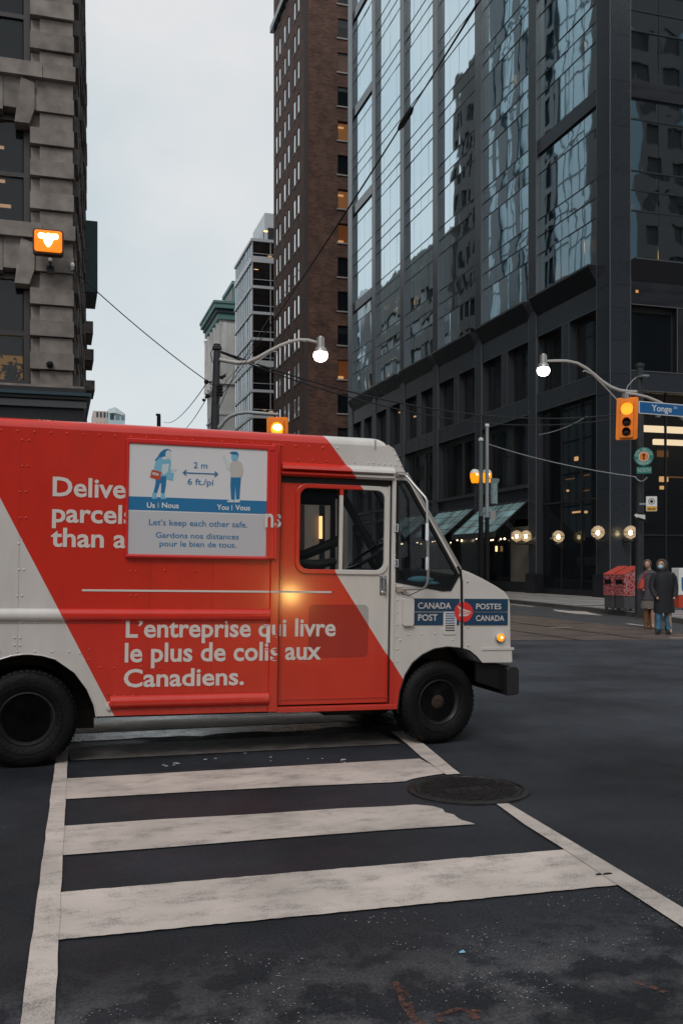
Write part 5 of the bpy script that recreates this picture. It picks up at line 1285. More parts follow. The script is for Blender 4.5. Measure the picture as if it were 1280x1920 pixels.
# end of the second line peeping out at the right of the sign
mbx = MB(); a = T(494, 988); c = T(525.5, 988); text(mbx, 'ns', a[0], c[0], a[1], T(505, 953)[1]-a[1], -.0235, .02, lambda X: -.054 if X < T(516.5, 980)[0] else -.0255); mbx.build('lettering', LET, van, recalc=False)
L_("L\u2019entreprise qui livre", 236, 631, 1193.5, 1161, fn=fy); L_('le plus de colis aux', 234, 603.5, 1238.5, 1205, fn=fy); L_('Canadiens.', 232, 457, 1285.5, 1254)
for (p, q, y) in ((154, 505, -.003), (506, 522, -.0235), (523, 623, .0305)):
    a, c = T(p, 1107.5), T(q, 1109); b = MB(); z = T(390, 1108.5)[1]; b.box(a[0], c[0], y-.001, y+.002, z-.008, z+.008); b.build('trim_line', LET, van)
# postal panel
BL = mat('postal_blue', (.004, .045, .105), .38); RD = mat('postal_red', (.72, .03, .03), .4)
zA, zB_, zC = T(863, 1122.5)[1], T(863, 1147.3)[1], T(863, 1172)[1]
for (p, q) in ((775, 860.5), (869.5, 951)):
    x0, x1 = T(p, 1147)[0], T(q, 1147)[0]; b = MB(); b.box(x0, x1, -.005, .004, zB_+.004, zA); b.box(x0, x1, -.005, .004, zC, zB_-.004); b.build('blue_panel', BL, van)
b = MB(); cxx, czz = T(868, 1147.5); n = 40; r_ = .09
dsk = [(cxx+r_*math.cos(2*math.pi*k/n), czz+r_*math.sin(2*math.pi*k/n)) for k in range(n)]; b.prism([dsk], -.009, .0); b.build('roundel', RD, van)
def LG(*pts): return [(cxx+u*r_, czz+v*r_) for u, v in pts]
b = MB()
for poly in (LG((-.72, .62), (-.05, .32), (.8, .05), (.78, -.02), (-.18, .12), (-.55, .38)), LG((-.62, .2), (-.22, .06), (.72, -.06), (.2, -.1), (-.3, -.02)), LG((-.62, -.42), (.35, -.42), (.9, -.02), (.3, -.28), (-.5, -.32)), LG((-.5, -.08), (.45, -.16), (.55, -.13), (.42, -.2), (-.45, -.17)), LG((-.52, -.2), (.35, -.25), (.42, -.22), (.3, -.3), (-.5, -.28))):
    b.prism([poly], -.0105, -.009)
b.build('roundel_wing', LET, van)
L_('CANADA', 782.5, 844.5, 1141, 1130, y=-.0062, bold=.012); L_('POST', 783, 819, 1163.5, 1152, y=-.0062, bold=.012); L_('POSTES', 891.5, 938.5, 1142, 1132, y=-.0062, bold=.012); L_('CANADA', 891, 944, 1164, 1154, y=-.0062, bold=.012)
# ---- sign board
so_x0, so_x1 = T(236, 930)[0], T(515.5, 930)[0]; so_z0, so_z1 = T(376, 1048)[1], T(376, 829)[1]
si_x0, si_x1 = T(241, 930)[0], T(498.5, 930)[0]; si_z0, si_z1 = T(370, 1041)[1], T(370, 838.5)[1]
b = MB(); b.prism([[(so_x0, so_z0), (so_x1, so_z0), (so_x1, so_z1), (so_x0, so_z1)], [(si_x0, si_z0), (si_x1, si_z0), (si_x1, si_z1), (si_x0, si_z1)]], -.045, 0)
RF = mat('sign_frame_red', (.62, .022, .02), .3, coat=.3); sf = b.build('sign_frame', RF, van, bevel=.012)
b = MB(); b.prism([[(si_x1+.004, si_z0-.015), (so_x1+.01, si_z0-.015), (so_x1+.01, si_z1+.01), (si_x1+.004, si_z1+.01)], [(si_x1+.022, si_z0), (so_x1-.012, si_z0), (so_x1-.012, si_z1), (si_x1+.022, si_z1)]], -.052, -.04); b.build('sign_frame_side', RF, sf)
b = MB(); b.box(si_x0-.003, si_x1+.003, -.03, -.002, si_z0-.003, si_z1+.003); sp = b.build('sign_board', mat('sign_board_white', (.66, .66, .68), .45), sf)
def Q(cx, cy): return T(220+cx/4, 820+cy/4)
def zband(cy0, cy1): return Q(85, cy0)[1]*.5+Q(1108, cy1)[1]*.5
zb1, zb0 = zband(447, 476), zband(548, 573); zl0 = zband(556, 582)
b = MB(); b.box(si_x0, si_x1, -.0312, -.03, zb0, zb1); b.build('blue_band', M['prtblue'], sf)
b = MB(); b.box(si_x0, si_x1, -.0308, -.03, si_z0, zl0); b.build('grey_field', mat('sign_grey', (.5, .5, .53), .45), sf)
lay = [-.0320]
def print_poly(pts, m_, name='printed_figure'):
    lay[0] -= .00012; mb = MB(); mb.prism([[Q(*p) for p in pts]], lay[0], -.031); return mb.build(name, M[m_], sf)
def ell(cx, cy, rx_, ry_, n=16): return [(cx+rx_*math.cos(2*math.pi*k/n), cy+ry_*math.sin(2*math.pi*k/n)) for k in range(n)]
print_poly([(345, 95), (375, 89), (398, 100), (402, 130), (370, 140), (335, 150), (285, 182), (280, 172), (300, 150), (318, 118)], 'prtblue')
print_poly(ell(380, 130, 22, 30), 'prtskin')
print_poly([(320, 150), (345, 168), (375, 165), (400, 185), (398, 240), (402, 288), (325, 302), (290, 262), (273, 240), (285, 185)], 'prtlight')
print_poly([(395, 222), (412, 236), (440, 232), (444, 245), (425, 256), (395, 250)], 'prtskin')
print_poly([(335, 205), (386, 200), (376, 262), (348, 285), (330, 262)], 'prtskin')
print_poly([(346, 168), (398, 166), (394, 196), (350, 198)], 'prtlight')
print_poly([(285, 298), (365, 293), (362, 360), (350, 422), (325, 420), (327, 345), (318, 345), (295, 420), (270, 414), (285, 345)], 'prtblue')
print_poly([(262, 414), (293, 420), (290, 450), (300, 462), (258, 464)], 'prtlight'); print_poly([(325, 420), (352, 422), (354, 448), (369, 464), (323, 467)], 'prtlight')
print_poly([(258, 244), (328, 262), (318, 325), (243, 302)], 'prtred'); print_poly([(262, 262), (310, 274), (306, 292), (258, 282)], 'prtgrey')
print_poly([(370, 260), (422, 270), (412, 326), (364, 314)], 'prtlight')
print_poly(ell(874, 156, 25, 27), 'prtlight'); print_poly([(840, 115), (865, 109), (895, 113), (905, 135), (900, 150), (893, 135), (860, 133), (840, 124)], 'prtblue')
print_poly([(784, 144), (795, 138), (808, 145), (814, 172), (842, 215), (840, 254), (820, 240), (798, 182)], 'prtskin')
print_poly([(842, 192), (870, 184), (905, 180), (925, 190), (939, 240), (930, 290), (905, 310), (845, 305)], 'prtgrey')
print_poly([(883, 310), (905, 300), (908, 322), (890, 334)], 'prtlight')
print_poly([(845, 303), (922, 303), (916, 370), (910, 472), (886, 472), (880, 360), (874, 472), (849, 472), (843, 370)], 'prtblue')
print_poly([(818, 478), (850, 468), (869, 472), (868, 490), (820, 488)], 'prtskin'); print_poly([(870, 470), (911, 466), (916, 488), (874, 492)], 'prtskin')
print_poly([(495, 264), (745, 274), (745, 281), (495, 271)], 'prtblue', 'printed_arrow')
print_poly([(486, 267), (512, 245), (518, 250), (499, 267), (516, 285), (510, 290)], 'prtblue', 'printed_arrow'); print_poly([(752, 278), (730, 256), (724, 262), (741, 277), (722, 293), (728, 299)], 'prtblue', 'printed_arrow')
def S_(s, cx0, cx1, cyb, cap, m_='prtblue', bold=.008):
    L_(s, 220+cx0/4, 220+cx1/4, 820+cyb/4, 820+(cyb-cap)/4, M[m_], -.0325, bold=bold, parent=sf)
S_('2 m', 568, 672, 235, 44); S_('6 ft./pi', 523, 715, 359, 44)
S_('Us', 220, 280, 529, 38, 'signwhite', .016); S_('Nous', 332, 458, 531, 38, 'signwhite', .016); S_('You', 742, 830, 545, 38, 'signwhite', .016); S_('Vous', 880, 990, 548, 38, 'signwhite', .016)
for cx, cy in ((305, 512), (854, 530)): print_poly([(cx-2, cy-20), (cx+2, cy-20), (cx+2, cy+20), (cx-2, cy+20)], 'signwhite', 'printed_bar')
S_('Let\u2019s keep each other safe.', 235, 969, 668, 43); S_('Gardons nos distances', 286, 905, 760, 40); S_('pour le bien de tous.', 314, 888, 822, 40)
# ================================================================== STREET LAMPS, SIGNALS, POLES
def lamp_head(t, px, py, D, parent_name='lamp_head'):
    p = atD(px, py, D); b = MB()
    b.lathe((p.x, p.y, p.z), [(.0, .42), (.06, .41), (.065, .38), (.1, .37), (.1, .14), (.13, .12), (.15, .06), (.165, .03), (.165, 0)], 'z', 20)
    hd = b.build('lamp_head', ALU2, t, smooth=True)
    g = MB(); g.lathe((p.x, p.y, p.z), [(.165, 0), (.185, -.05), (.18, -.12), (.14, -.19), (.07, -.225), (.0, -.23)], 'z', 20)
    g.build('refractor', M['white_l'], hd, smooth=True)
    c = MB(); c.tube([(p.x-.17, p.y, p.z-.0), (p.x-.13, p.y-.05, p.z+.1), (p.x, p.y-.1, p.z+.14), (p.x+.13, p.y-.05, p.z+.1), (p.x+.17, p.y, p.z)], .008, 6); c.build('clip', ALU2, hd)
ALU2 = mat('lamp_metal', (.42, .41, .40), .4, .6)
ARM = mat('lamp_arm_paint', (.40, .38, .36), .5, .2)
# -- far left corner: dark utility pole with street lamp
DL = 24.0; DLf = DL
base = atD(400, 1167, DL); t = thing('utility_pole', (base.x, base.y, .15), 'black utility pole with a long curved street lamp arm, behind the roof of the van', 'utility pole')
b = MB(); b.tube([atD(400, 1167, DL), atD(402, 830, DL), atD(407, 658, DL)], [.125, .11, .085], 12); b.lathe(tuple(atD(407, 652, DL)), [(.12, -.05), (.12, .02), (.09, .05), (.09, .09)], 'z', 12); b.build('pole', M['wood'], t, smooth=True)
b = MB(); b.tube([atD(x, y, DL) for x, y in ((410, 674), (425, 677), (445, 680.5), (465, 679), (485, 670), (505, 658.5), (525, 648), (545, 640.5), (562, 637), (578, 637.5), (594, 642))], [.055, .055, .055, .052, .05, .048, .046, .044, .04, .038, .035], 10); b.build('lamp_arm', ARM, t, smooth=True)
b = MB(); b.tube([atD(x, y, DL) for x, y in ((478, 683), (496, 668), (512, 658.5), (519, 660), (518, 664))], .018, 8); b.build('brace', ARM, t, smooth=True)
lamp_head(t, 601, 661, DL)
b = MB(); b.tube([atD(x, y, DL) for x, y in ((408, 803), (414, 798), (421, 788), (432, 780), (446, 775), (462, 773), (490, 775), (522, 777.5))], [.07, .065, .06, .055, .052, .05, .045, .04], 10); b.build('mast_arm', M['pole'], t, smooth=True)
b = MB()
for (px, py, r) in ((387, 716, .06), (389, 742, .05), (382, 750, .04), (416, 708, .05), (421, 705, .04)): b.sphere(atD(px, py, DL), r, 10, 8)
b.build('insulator', M['black'], t, smooth=True); t.children[-1]['kind'] = 'stuff'
for dxp in (410, 415):
    b = MB(); p = atD(dxp, 732, DL-.1); b.lathe(tuple(p), [(.03, -.16)]+[((.05 if k % 2 else .03), -.14+k*.035) for k in range(8)]+[(.03, .15)], 'z', 10); b.build('insulator_stack', M['black'], t)
b = MB(); b.tube([atD(412, 706, DL), atD(420, 704, DL), atD(424, 700, DL)], .014, 6); b.tube([atD(398, 716, DL), atD(387, 716, DL)], .02, 6); b.tube([atD(400, 742, DL), atD(384, 746, DL)], .02, 6); b.tube([atD(399, 680, DL), atD(395, 664, DL), atD(398, 655, DL), atD(404, 658, DL)], .012, 6)
tag(b.build('pole_hardware', M['wood'], t), kind='stuff')
# -- signals
def signal(name_label, px0, py0, px1, py1, D, lit, skew=0.0, yaw=0.0):
    c = atD((px0+px1)/2, (py0+py1)/2, D); wd = (px1-px0)/F*D; ht = (py1-py0)/F*D
    t = thing('traffic_light', tuple(c), name_label, 'traffic light', 'yellow traffic lights at the junction')
    ey = Vector((SN, CS, 0)); ex = Vector((CS, -SN, 0)); Rm = Matrix.Rotation(yaw, 3, 'Z'); ex = Rm @ ex; ey = Rm @ ey; up = Vector((skew, 0, 1))
    def W(x, y, z): return tuple(c+ex*x+ey*y+up*z)
    def tr(mb): mb.v = [W(*v) for v in mb.v]; return mb
    b = MB(); pl = rr(-wd/2, -ht/2, wd/2, ht/2, .05); b.prism([pl], 0, .03); tr(b).build('backplate', M['signal'], t, bevel=.006)
    b = MB(); b.prism([rr(-wd*.3, -ht*.46, wd*.3, ht*.46, .04)], -.1, .0); b.prism([rr(-wd*.3, -ht*.46, wd*.3, ht*.46, .04)], .03, .16); tr(b).build('housing', M['signal'], t, bevel=.01)
    for k, zc in enumerate((ht*.22, -ht*.10, -ht*.33)):
        r = (.155 if k == 0 else .105)
        b = MB(); b.lathe((.0, -.1, zc), [(r, 0), (r*.95, -.012), (r*.5, -.03), (0, -.035)], 'y', 24); o = tr(b).build('lens', M['signal_l'] if k == 0 and lit else DLENS, t, smooth=True)
        b = MB(); n = 20; L0 = .2 if k else .16
        ins = []; outs = []
        for i in range(n+1):
            a = math.radians(-25+230*i/n); ln = L0*(.35+.65*max(0, math.sin(a)))
            ins.append((r*1.05*math.cos(a), -.1, zc+r*1.05*math.sin(a))); outs.append((r*1.0*math.cos(a), -.1-ln, zc+r*1.0*math.sin(a)))
        b.add(ins+outs, [(i, i+1, n+2+i, n+1+i) for i in range(n)]); vv = tr(b).build('visor', [VIS], t, smooth=True, recalc=False); so_ = vv.modifiers.new('thickness', 'SOLIDIFY'); so_.thickness = .006
    return t
DLENS = mat('signal_lens_dark', (.015, .012, .01), .25); VIS = M['signal']
signal('yellow traffic light with amber lens lit, hanging left of the blue street name sign', 1155, 745, 1194, 824.5, 24.0, True, skew=.03, yaw=-.35)
signal('yellow traffic light with bright lens lit, peeking over the roof of the van', 500, 782, 540, 866, 23.5, True, yaw=0)
p = atD(520, 801, 23.3); b = MB(); b.sphere((p.x, p.y, p.z), .09, 14, 10, 1.2, .5, .8); hb_ = b.build('bulb', M['hot'], None, smooth=True)
tl2 = [o for o in WROOTS.values() if 'peeking' in o['label']][0]; hb_.parent = tl2
# -- near right corner pole with street lamp (behind the red boxes)
DR = 27.5; base = atD(1199, 1153, DR)
t = thing('street_lamp', (base.x, base.y, .15), 'dark pole with a swan-neck street lamp at the corner behind the red postal boxes', 'street lamp')
b = MB(); b.tube([atD(1197, 1153, DR), atD(1199, 900, DR), atD(1198.5, 684, DR)], [.12, .11, .10], 14); b.lathe(tuple(atD(1198.5, 684, DR)), [(.13, -.06), (.13, .02), (.05, .05)], 'z', 14); b.build('pole', M['wood'], t, smooth=True)
b = MB(); b.tube([atD(x, y, DR) for x, y in ((1199, 735), (1180, 735), (1160, 732), (1143, 725), (1128, 715), (1113, 702), (1098, 690), (1082, 681), (1062, 676.5), (1042, 676), (1022, 677))], [.055, .055, .05, .05, .048, .045, .042, .04, .038, .035, .035], 10); b.build('lamp_arm', ARM, t, smooth=True)
b = MB(); b.tube([atD(x, y, DR) for x, y in ((1092, 697), (1095, 695), (1110, 702), (1135, 727), (1158, 752))], .02, 8); b.build('brace', ARM, t, smooth=True)
b = MB(); b.tube([atD(x, y, DR) for x, y in ((1172, 735), (1176, 724), (1186, 712), (1194, 707), (1205, 708))], .014, 6); b.build('cable_loop', M['cablew'], t)
b = MB(); b.box(*[v for v in (atD(1192, 0, DR).x, atD(1206, 0, DR).x)], base.y-.3, base.y+.1, atD(0, 709, DR).z, atD(0, 706, DR).z); b.build('pole_clamp', M['pole'], t)
lamp_head(t, 1018, 690, DR)
# -- mast arm pole just outside the frame carries the signal and the name plate
DM = 24.0; base = atD(1450, 1167, DM)
t = thing('signal_mast', (base.x, base.y, .15), 'curved grey mast arm holding the traffic light and the blue street name sign', 'mast arm')
b = MB(); b.tube([atD(1450, 1167, DM), atD(1450, 800, DM)], [.14, .1], 12); b.build('pole', M['pole'], t, smooth=True)
b = MB(); b.tube([atD(x, y, DM+.1) for x, y in ((1450, 900), (1400, 872), (1340, 832), (1290, 793), (1262, 772), (1235, 754), (1212, 744.5), (1190, 739.5), (1172, 737.5))], [.06, .055, .05, .045, .042, .04, .038, .036, .034], 10); b.build('mast_arm', ARM, t, smooth=True)
b = MB(); p = atD(1172, 741, DM); b.box(p.x-.06, p.x+.06, p.y-.06, p.y+.08, p.z-.1, p.z+.05); b.build('hanger', M['pole'], t, bevel=.01)
# -- street name sign
pL, pR = atD(1197, 751.5, 23.2), atD(1280, 759.6, 23.75)
d = (pR-pL); d.z = 0; d.normalize(); nb = Vector((-d.y, d.x, 0)); hS = (775-751.5)/F*23.2; wS = 2.0
t = thing('street_name_sign', tuple(pL), 'blue street name sign with white lettering beside the yellow traffic light', 'street sign')
def SW(x, y, z): return tuple(pL+d*x+nb*y+Vector((0, 0, -hS+z)))
def bs(name, m_, fnc, parent=t):
    b = MB(); fnc(b); b.v = [SW(*v) for v in b.v]; return b.build(name, m_, parent, recalc=(name != 'lettering'))
bs('plate_edge', M['signwhite'], lambda b: b.prism([rr(0, 0, wS, hS, .02)], 0, .02))
bs('plate', M['signblue'], lambda b: b.prism([rr(.022, .022, wS-.022, hS-.022, .012)], -.004, .0))
def tw(px): # local x on the sign
    a, b_ = ray(px); # intersect with sign line
    # solve pL + d*x parallel to (a,b_)
    return (pL.y*a-pL.x*b_)/(d.x*b_-d.y*a)
bs('lettering', M['signwhite'], lambda b: text(b, 'Yonge', tw(1220.5), tw(1258), hS*.28, hS*.50, -.006, .012))
bs('lettering', M['signwhite'], lambda b: text(b, 'St', tw(1262), tw(1268.5), hS*.60, hS*.2, -.006, .0))
for x in (.62,): bs('sign_clamp', M['pole'], lambda b: b.box(x-.05, x+.05, -.0, .08, -.05, .0))
# -- parkway marker
D_ = 27.1
def face_frame(px, py, D, yaw=0.0):
    c = atD(px, py, D); Rm = Matrix.Rotation(yaw, 3, 'Z'); ex = Rm @ Vector((CS, -SN, 0)); ey = Rm @ Vector((SN, CS, 0))
    return c, (lambda x, y, z: tuple(c+ex*x+ey*y+Vector((0, 0, z))))
c, WW = face_frame(1206, 856, D_, -.25); t = thing('parkway_sign', tuple(c), 'round green parkway sign with an orange arrow centre above a green NORTH plate', 'road sign')
def fb_(name, m_, fnc, parent, WWf, rec=True):
    b = MB(); fnc(b); b.v = [WWf(*v) for v in b.v]; return b.build(name, m_, parent, recalc=rec)
R_ = 17.5/F*D_
circ = lambda r, n=40: [(r*math.cos(2*math.pi*k/n), r*math.sin(2*math.pi*k/n)) for k in range(n)]
fb_('disc', M['green'], lambda b: b.prism([circ(R_)], 0, .015), t, WW)
fb_('centre_ring', M['signwhite'], lambda b: b.prism([circ(R_*.53)], -.003, 0), t, WW)
fb_('centre', M['orange'], lambda b: b.prism([circ(R_*.47)], -.005, 0), t, WW)
fb_('arrow', M['black'], lambda b: b.prism([[(-.02, -.09), (.02, -.09), (.02, .03), (.05, .02), (0, .1), (-.05, .02), (-.02, .03)]], -.007, -.005), t, WW)
SGL = mat('sign_lettering_pale', (.35, .5, .47), .5)
def arc_text(b, s, a0, a1, r, flip):
    n = len(s)
    for i, chx in enumerate(s):
        if chx == ' ': continue
        a = math.radians(a0+(a1-a0)*i/(n-1)); vs_, fs_ = text_verts(chx, .02); cx = (min(v[0] for v in vs_)+max(v[0] for v in vs_))/2; sc = R_*.42
        rot = a-math.pi/2 if not flip else a+math.pi/2; o = []
        for v in vs_:
            x, y = (v[0]-cx)*sc, (v[1]-CAP/2)*sc; o.append((r*math.cos(a)+x*math.cos(rot)-y*math.sin(rot), -.006, r*math.sin(a)+x*math.sin(rot)+y*math.cos(rot)))
        b.add(o, fs_)
fb_('lettering', SGL, lambda b: arc_text(b, 'DON VALLEY', 165, 15, R_*.76, False), t, WW, False)
fb_('lettering', SGL, lambda b: arc_text(b, 'PARKWAY', 215, 325, R_*.76, True), t, WW, False)
hN = 13/F*D_; wN = 27/F*D_; zN = -(881.5-856)/F*D_
fb_('direction_plate', M['green'], lambda b: b.prism([rr(-wN/2+.01, zN-hN/2, wN/2+.01, zN+hN/2, .02)], 0, .015), t, WW)
fb_('lettering', SGL, lambda b: text(b, 'NORTH', -wN*.42+.01, wN*.42+.01, zN-hN*.28, hN*.55, -.004, .01), t, WW, False)
# -- permit parking sign and one-way plate
c, WW = face_frame(1220.5, 944.5, 27.0, -.1); t = thing('parking_sign', tuple(c), 'small white parking sign with ring symbol and yellow lower half by the dark pole', 'parking sign')
w2, h2 = 10/F*27, 14/F*27
fb_('plate', M['signwhite'], lambda b: b.prism([rr(-w2, -h2, w2, h2, .02)], 0, .012), t, WW)
fb_('yellow_field', M['yellow'], lambda b: b.prism([rr(-w2+.01, -h2+.01, w2-.01, -h2*.35, .01)], -.003, 0), t, WW)
fb_('ring_symbol', M['black'], lambda b: b.prism([[(x, z+h2*.32) for x, z in circ(.088)], [(x, z+h2*.32) for x, z in circ(.072)]], -.003, 0), t, WW)
fb_('ring_symbol', M['black'], lambda b: b.prism([[(x, z+h2*.32) for x, z in circ(.045)]], -.003, 0), t, WW)
fb_('arrow', M['black'], lambda b: b.prism([[(-.11, -h2*.7), (-.06, -h2*.55), (-.06, -h2*.65), (.06, -h2*.65), (.06, -h2*.55), (.11, -h2*.7), (.06, -h2*.85), (.06, -h2*.76), (-.06, -h2*.76), (-.06, -h2*.85)]], -.005, 0), t, WW)
fb_('sign_bracket', M['pole'], lambda b: b.box(-.33, 0, .01, .03, -.03, .02), t, WW)
c, WW = face_frame(1198.5, 969, 27.15, -.75); t = thing('arrow_sign', tuple(c), 'tilted white plate with a black arrow on the dark pole', 'road sign')
fb_('plate', M['black'], lambda b: b.prism([[(-.19, .13), (.19, .09), (.19, -.16), (-.19, -.03)]], 0, .012), t, WW)
fb_('arrow', M['signwhite'], lambda b: b.prism([[(-.17, .06), (-.07, .105), (-.08, .075), (.16, .05), (.16, -.08), (-.08, .0), (-.09, -.035)]], -.003, 0), t, WW)
# -- two grey poles in front of the awnings
def grey_pole(px, pyt, D, w_, label, band):
    base = atD(px, 1130, D); t = thing('grey_pole', (base.x, base.y, .15), label, 'pole', 'grey poles in front of the awnings')
    b = MB(); b.tube([Vector((base.x, base.y, .15)), atD(px, band, D)], [w_*1.15, w_*1.1], 14); b.build('lower_sleeve', M['black'], t, smooth=True)
    b = MB(); b.tube([atD(px, band, D), atD(px, pyt, D)], [w_, w_*.85], 14); b.build('pole', M['poleg'] if px < 905 else M['pole'], t, smooth=True)
    b = MB(); b.lathe(tuple(atD(px, pyt, D)), [(w_*1.1, -.05), (w_*1.1, .04), (.02, .08)], 'z', 12); b.build('cap', M['signwhite'], t); return t
t1 = grey_pole(901, 824, 36.5, .085, 'left of two grey poles, carrying the amber lamp in front of the awning', 968)
t2 = grey_pole(912.5, 797, 36, .075, 'right and taller of two grey poles, carrying the banner in front of the awning', 970)
for (px, py, lab) in ((890, 893, 'lit amber post lamp with a white cap, left of the two grey poles'), (912, 893, 'amber post lamp with a white cap, behind the right grey pole')):
    D_ = 36.6 if px < 900 else 37.2; p = atD(px, py, D_); t = thing('post_lamp', tuple(p), lab, 'lamp', 'amber lamps on the grey poles')
    b = MB(); b.lathe(tuple(p), [(.1, -.26), (.14, -.24), (.19, -.05), (.19, .12), (.15, .16)], 'z', 18); b.build('shade', M['ambersoft'], t, smooth=True)
    b = MB(); b.sphere(p+Vector((0, -.16, .06)), .05, 10, 8); b.build('bulb', M['warmw'], t, smooth=True)
    b = MB(); b.lathe(tuple(p), [(.19, .12), (.17, .2), (.1, .26), (.02, .28)], 'z', 18); b.build('cap', M['signwhite'], t, smooth=True)
    q = atD(901 if px < 900 else 912, py+18, D_); b = MB(); b.tube([p+Vector((0, 0, -.26)), p+Vector((0, 0, -.34)), q], .03, 8); b.build('bracket', M['black'], t)
# banner
pA, pB = atD(919.5, 898, 36), atD(935.5, 900, 36.2); zt_, zb_2 = pA.z, atD(920, 945, 36).z
t = thing('street_banner', tuple(pA), 'grey-green street banner with vertical lettering hanging on the right grey pole', 'banner')
d2 = (pB-pA); d2.z = 0; L2 = d2.length; d2.normalize(); n2_ = Vector((-d2.y, d2.x, 0))
def BW(x, y, z): return tuple(Vector((pA.x, pA.y, 0))+d2*x+n2_*y+Vector((0, 0, z)))
def bb(name, m_, fnc, rec=True):
    b = MB(); fnc(b); b.v = [BW(*v) for v in b.v]; return b.build(name, m_, t, recalc=rec)
bb('cloth', mat('banner_cloth', (.13, .2, .21), .8, noise=.15, nscale=4), lambda b: b.prism([[(0, zb_2+.04), (L2*.25, zb_2), (L2*.55, zb_2+.03), (L2*.8, zb_2), (L2*.8, zt_-.2), (L2, zt_-.05), (L2, zt_+.0), (0, zt_+.03)]], 0, .012))
def vtext(b):
    vs_, fs_ = text_verts('DISCOVER', .01); a_ = min(v[0] for v in vs_); c_ = max(v[0] for v in vs_); ln = (zt_-zb_2)*.78; sx = ln/(c_-a_); sz = .17/CAP
    b.add([(L2*.68-v[1]*sz, -.004, zb_2+.06+(v[0]-a_)*sx) for v in vs_], fs_)
bb('lettering', mat('banner_lettering', (.42, .5, .5), .8), vtext, False)
bb('banner_arm', M['pole'], lambda b: b.box(-.1, L2, .012, .03, zt_+.0, zt_+.03))
p = atD(923, 965, 36); t = thing('notice_plate', tuple(p), 'small white notice on the right grey pole below the banner', 'notice'); b = MB(); b.box(p.x-.09, p.x+.12, p.y-.0, p.y+.015, p.z-.17, p.z+.15); b.build('plate', M['sill'], t)
# -- distant post seen over the van roof
p = atD(298, 776, 62); t = thing('distant_post', (p.x, p.y, .15), 'dark post top standing alone above the van roof against the sky', 'post'); b = MB(); b.tube([(p.x, p.y, .15), (p.x, p.y, p.z-.15), (p.x, p.y, p.z)], [.16, .13, .11], 10); b.build('shaft', M['wood'], t, smooth=True)
b = MB(); b.box(p.x-.18, p.x+.05, p.y-.1, p.y+.1, p.z-.12, p.z); b.build('cap', M['wood'], t)

# -- wires
def wire(pts, r, m_, label, sag=0, n=14, cat='cable', grp=None, name='overhead_cable'):
    P = []
    for a, c in zip(pts, pts[1:]):
        for k in range(n):
            u = k/n; q = a.lerp(c, u); q.z -= sag*4*u*(1-u); P.append(q)
    P.append(pts[-1]); b = MB(); b.tube(P, r, 6); o = b.build(name, M[m_], smooth=True); tag(o, label, cat, grp); return o
k0 = atD(404, 757, 24); k1 = atD(905, -8, 9.2)
wire([k0, k1], .009, 'cable', 'thick black cable rising from the black pole across the mirror glass tower', .12)
wire([k0+Vector((0, 0, .25)), k1+Vector((-.02, .1, -.02))], .006, 'cable', 'thin black cable just beside the thick one, crossing the mirror glass tower', .25)
def onl(u, off=0): q = k0.lerp(k1, u); q.z -= .12*4*u*(1-u); return q
# find u for picture x
def upx(px):
    best = min(range(1001), key=lambda i: abs((lambda q: 640+F*(q.x*CS-q.y*SN)/(q.x*SN+q.y*CS))(onl(i/1000))-px)); return best/1000
b = MB(); b.tube([onl(upx(747)), onl(upx(752)), onl(upx(768)), onl(upx(773))], [.018, .036, .036, .018], 10); o = b.build('cable_splice', M['cable'], smooth=True); tag(o, 'short thick black splice sleeve on the cable in front of the glass tower', 'cable splice')
wire([atD(414, 659, 24), atD(1172, 775, 33)], .022, 'cable', 'upper of two dark wires sagging from the black pole to the right-hand building', .75)
wire([atD(414, 661, 24), atD(1150, 785, 34)], .018, 'cable', 'lower of two dark wires sagging from the black pole to the right-hand building', .85)
p = onY(137, 505, YL-.1); wire([p, atD(399, 722, 24)], .012, 'cable', 'thin wire from the stone corner building to the black pole', .1)
wire([atD(307, 791, 61), atD(388, 718, 24)], .013, 'cable', 'thin grey wire from the distant post up to the black pole', .4)
wire([atD(335, 812, 50), atD(390, 742, 24)], .012, 'cable', 'thin wire with small knots falling left from the black pole', .2)
wire([atD(410, 768, 24), atD(440, 700, 25), atD(580, 475, 30), atD(640, 400, 34)], .010, 'cable', 'faint black cable rising in front of the brown brick tower', .0)
wire([atD(916, 833, 36), atD(1190, 894, 27.4), atD(1212, 895, 27)], .016, 'cablew', 'pale wire from the tall grey pole to the dark corner pole', .12)
wire([atD(1010, 815, 34), atD(1100, 780, 34)], .008, 'cablew', 'faint wire crossing the tall shopfront glass', .1)
# ---- amber flasher on the stone building
p = onY(91, 453, YL-.62); t = thing('amber_flasher', tuple(p), 'big lit amber flasher lamp box on the banded stone wall', 'warning light')
hw, hh = .32, .265
b = MB(); b.prism([rr(p.x-hw, p.z-hh, p.x+hw, p.z+hh, .07)], p.y, p.y+.22); b.build('housing', mat('flasher_case', (.03, .012, .005), .5), t, bevel=.02)
b = MB(); b.prism([rr(p.x-hw+.035, p.z-hh+.04, p.x+hw-.035, p.z+hh-.035, .05)], p.y-.035, p.y-.0); b.build('lens', emis('flasher_lens', (1, .2, .0), 1.1), t, bevel=.03, seg=3)
b = MB(); y = p.y-.04
n = 26; pts = [(-.21, .12), (-.17, .165), (-.05, .15), (0, .17), (.05, .15), (.17, .165), (.215, .12), (.19, .06), (.1, .04), (.07, -.04), (.02, -.12), (-.02, -.12), (-.07, -.05), (-.1, .04), (-.19, .06)]
b.prism([[(p.x+u, p.z+v) for u, v in pts]], y-.012, y+.01); b.build('bulb', M['hot'], t, bevel=.008)
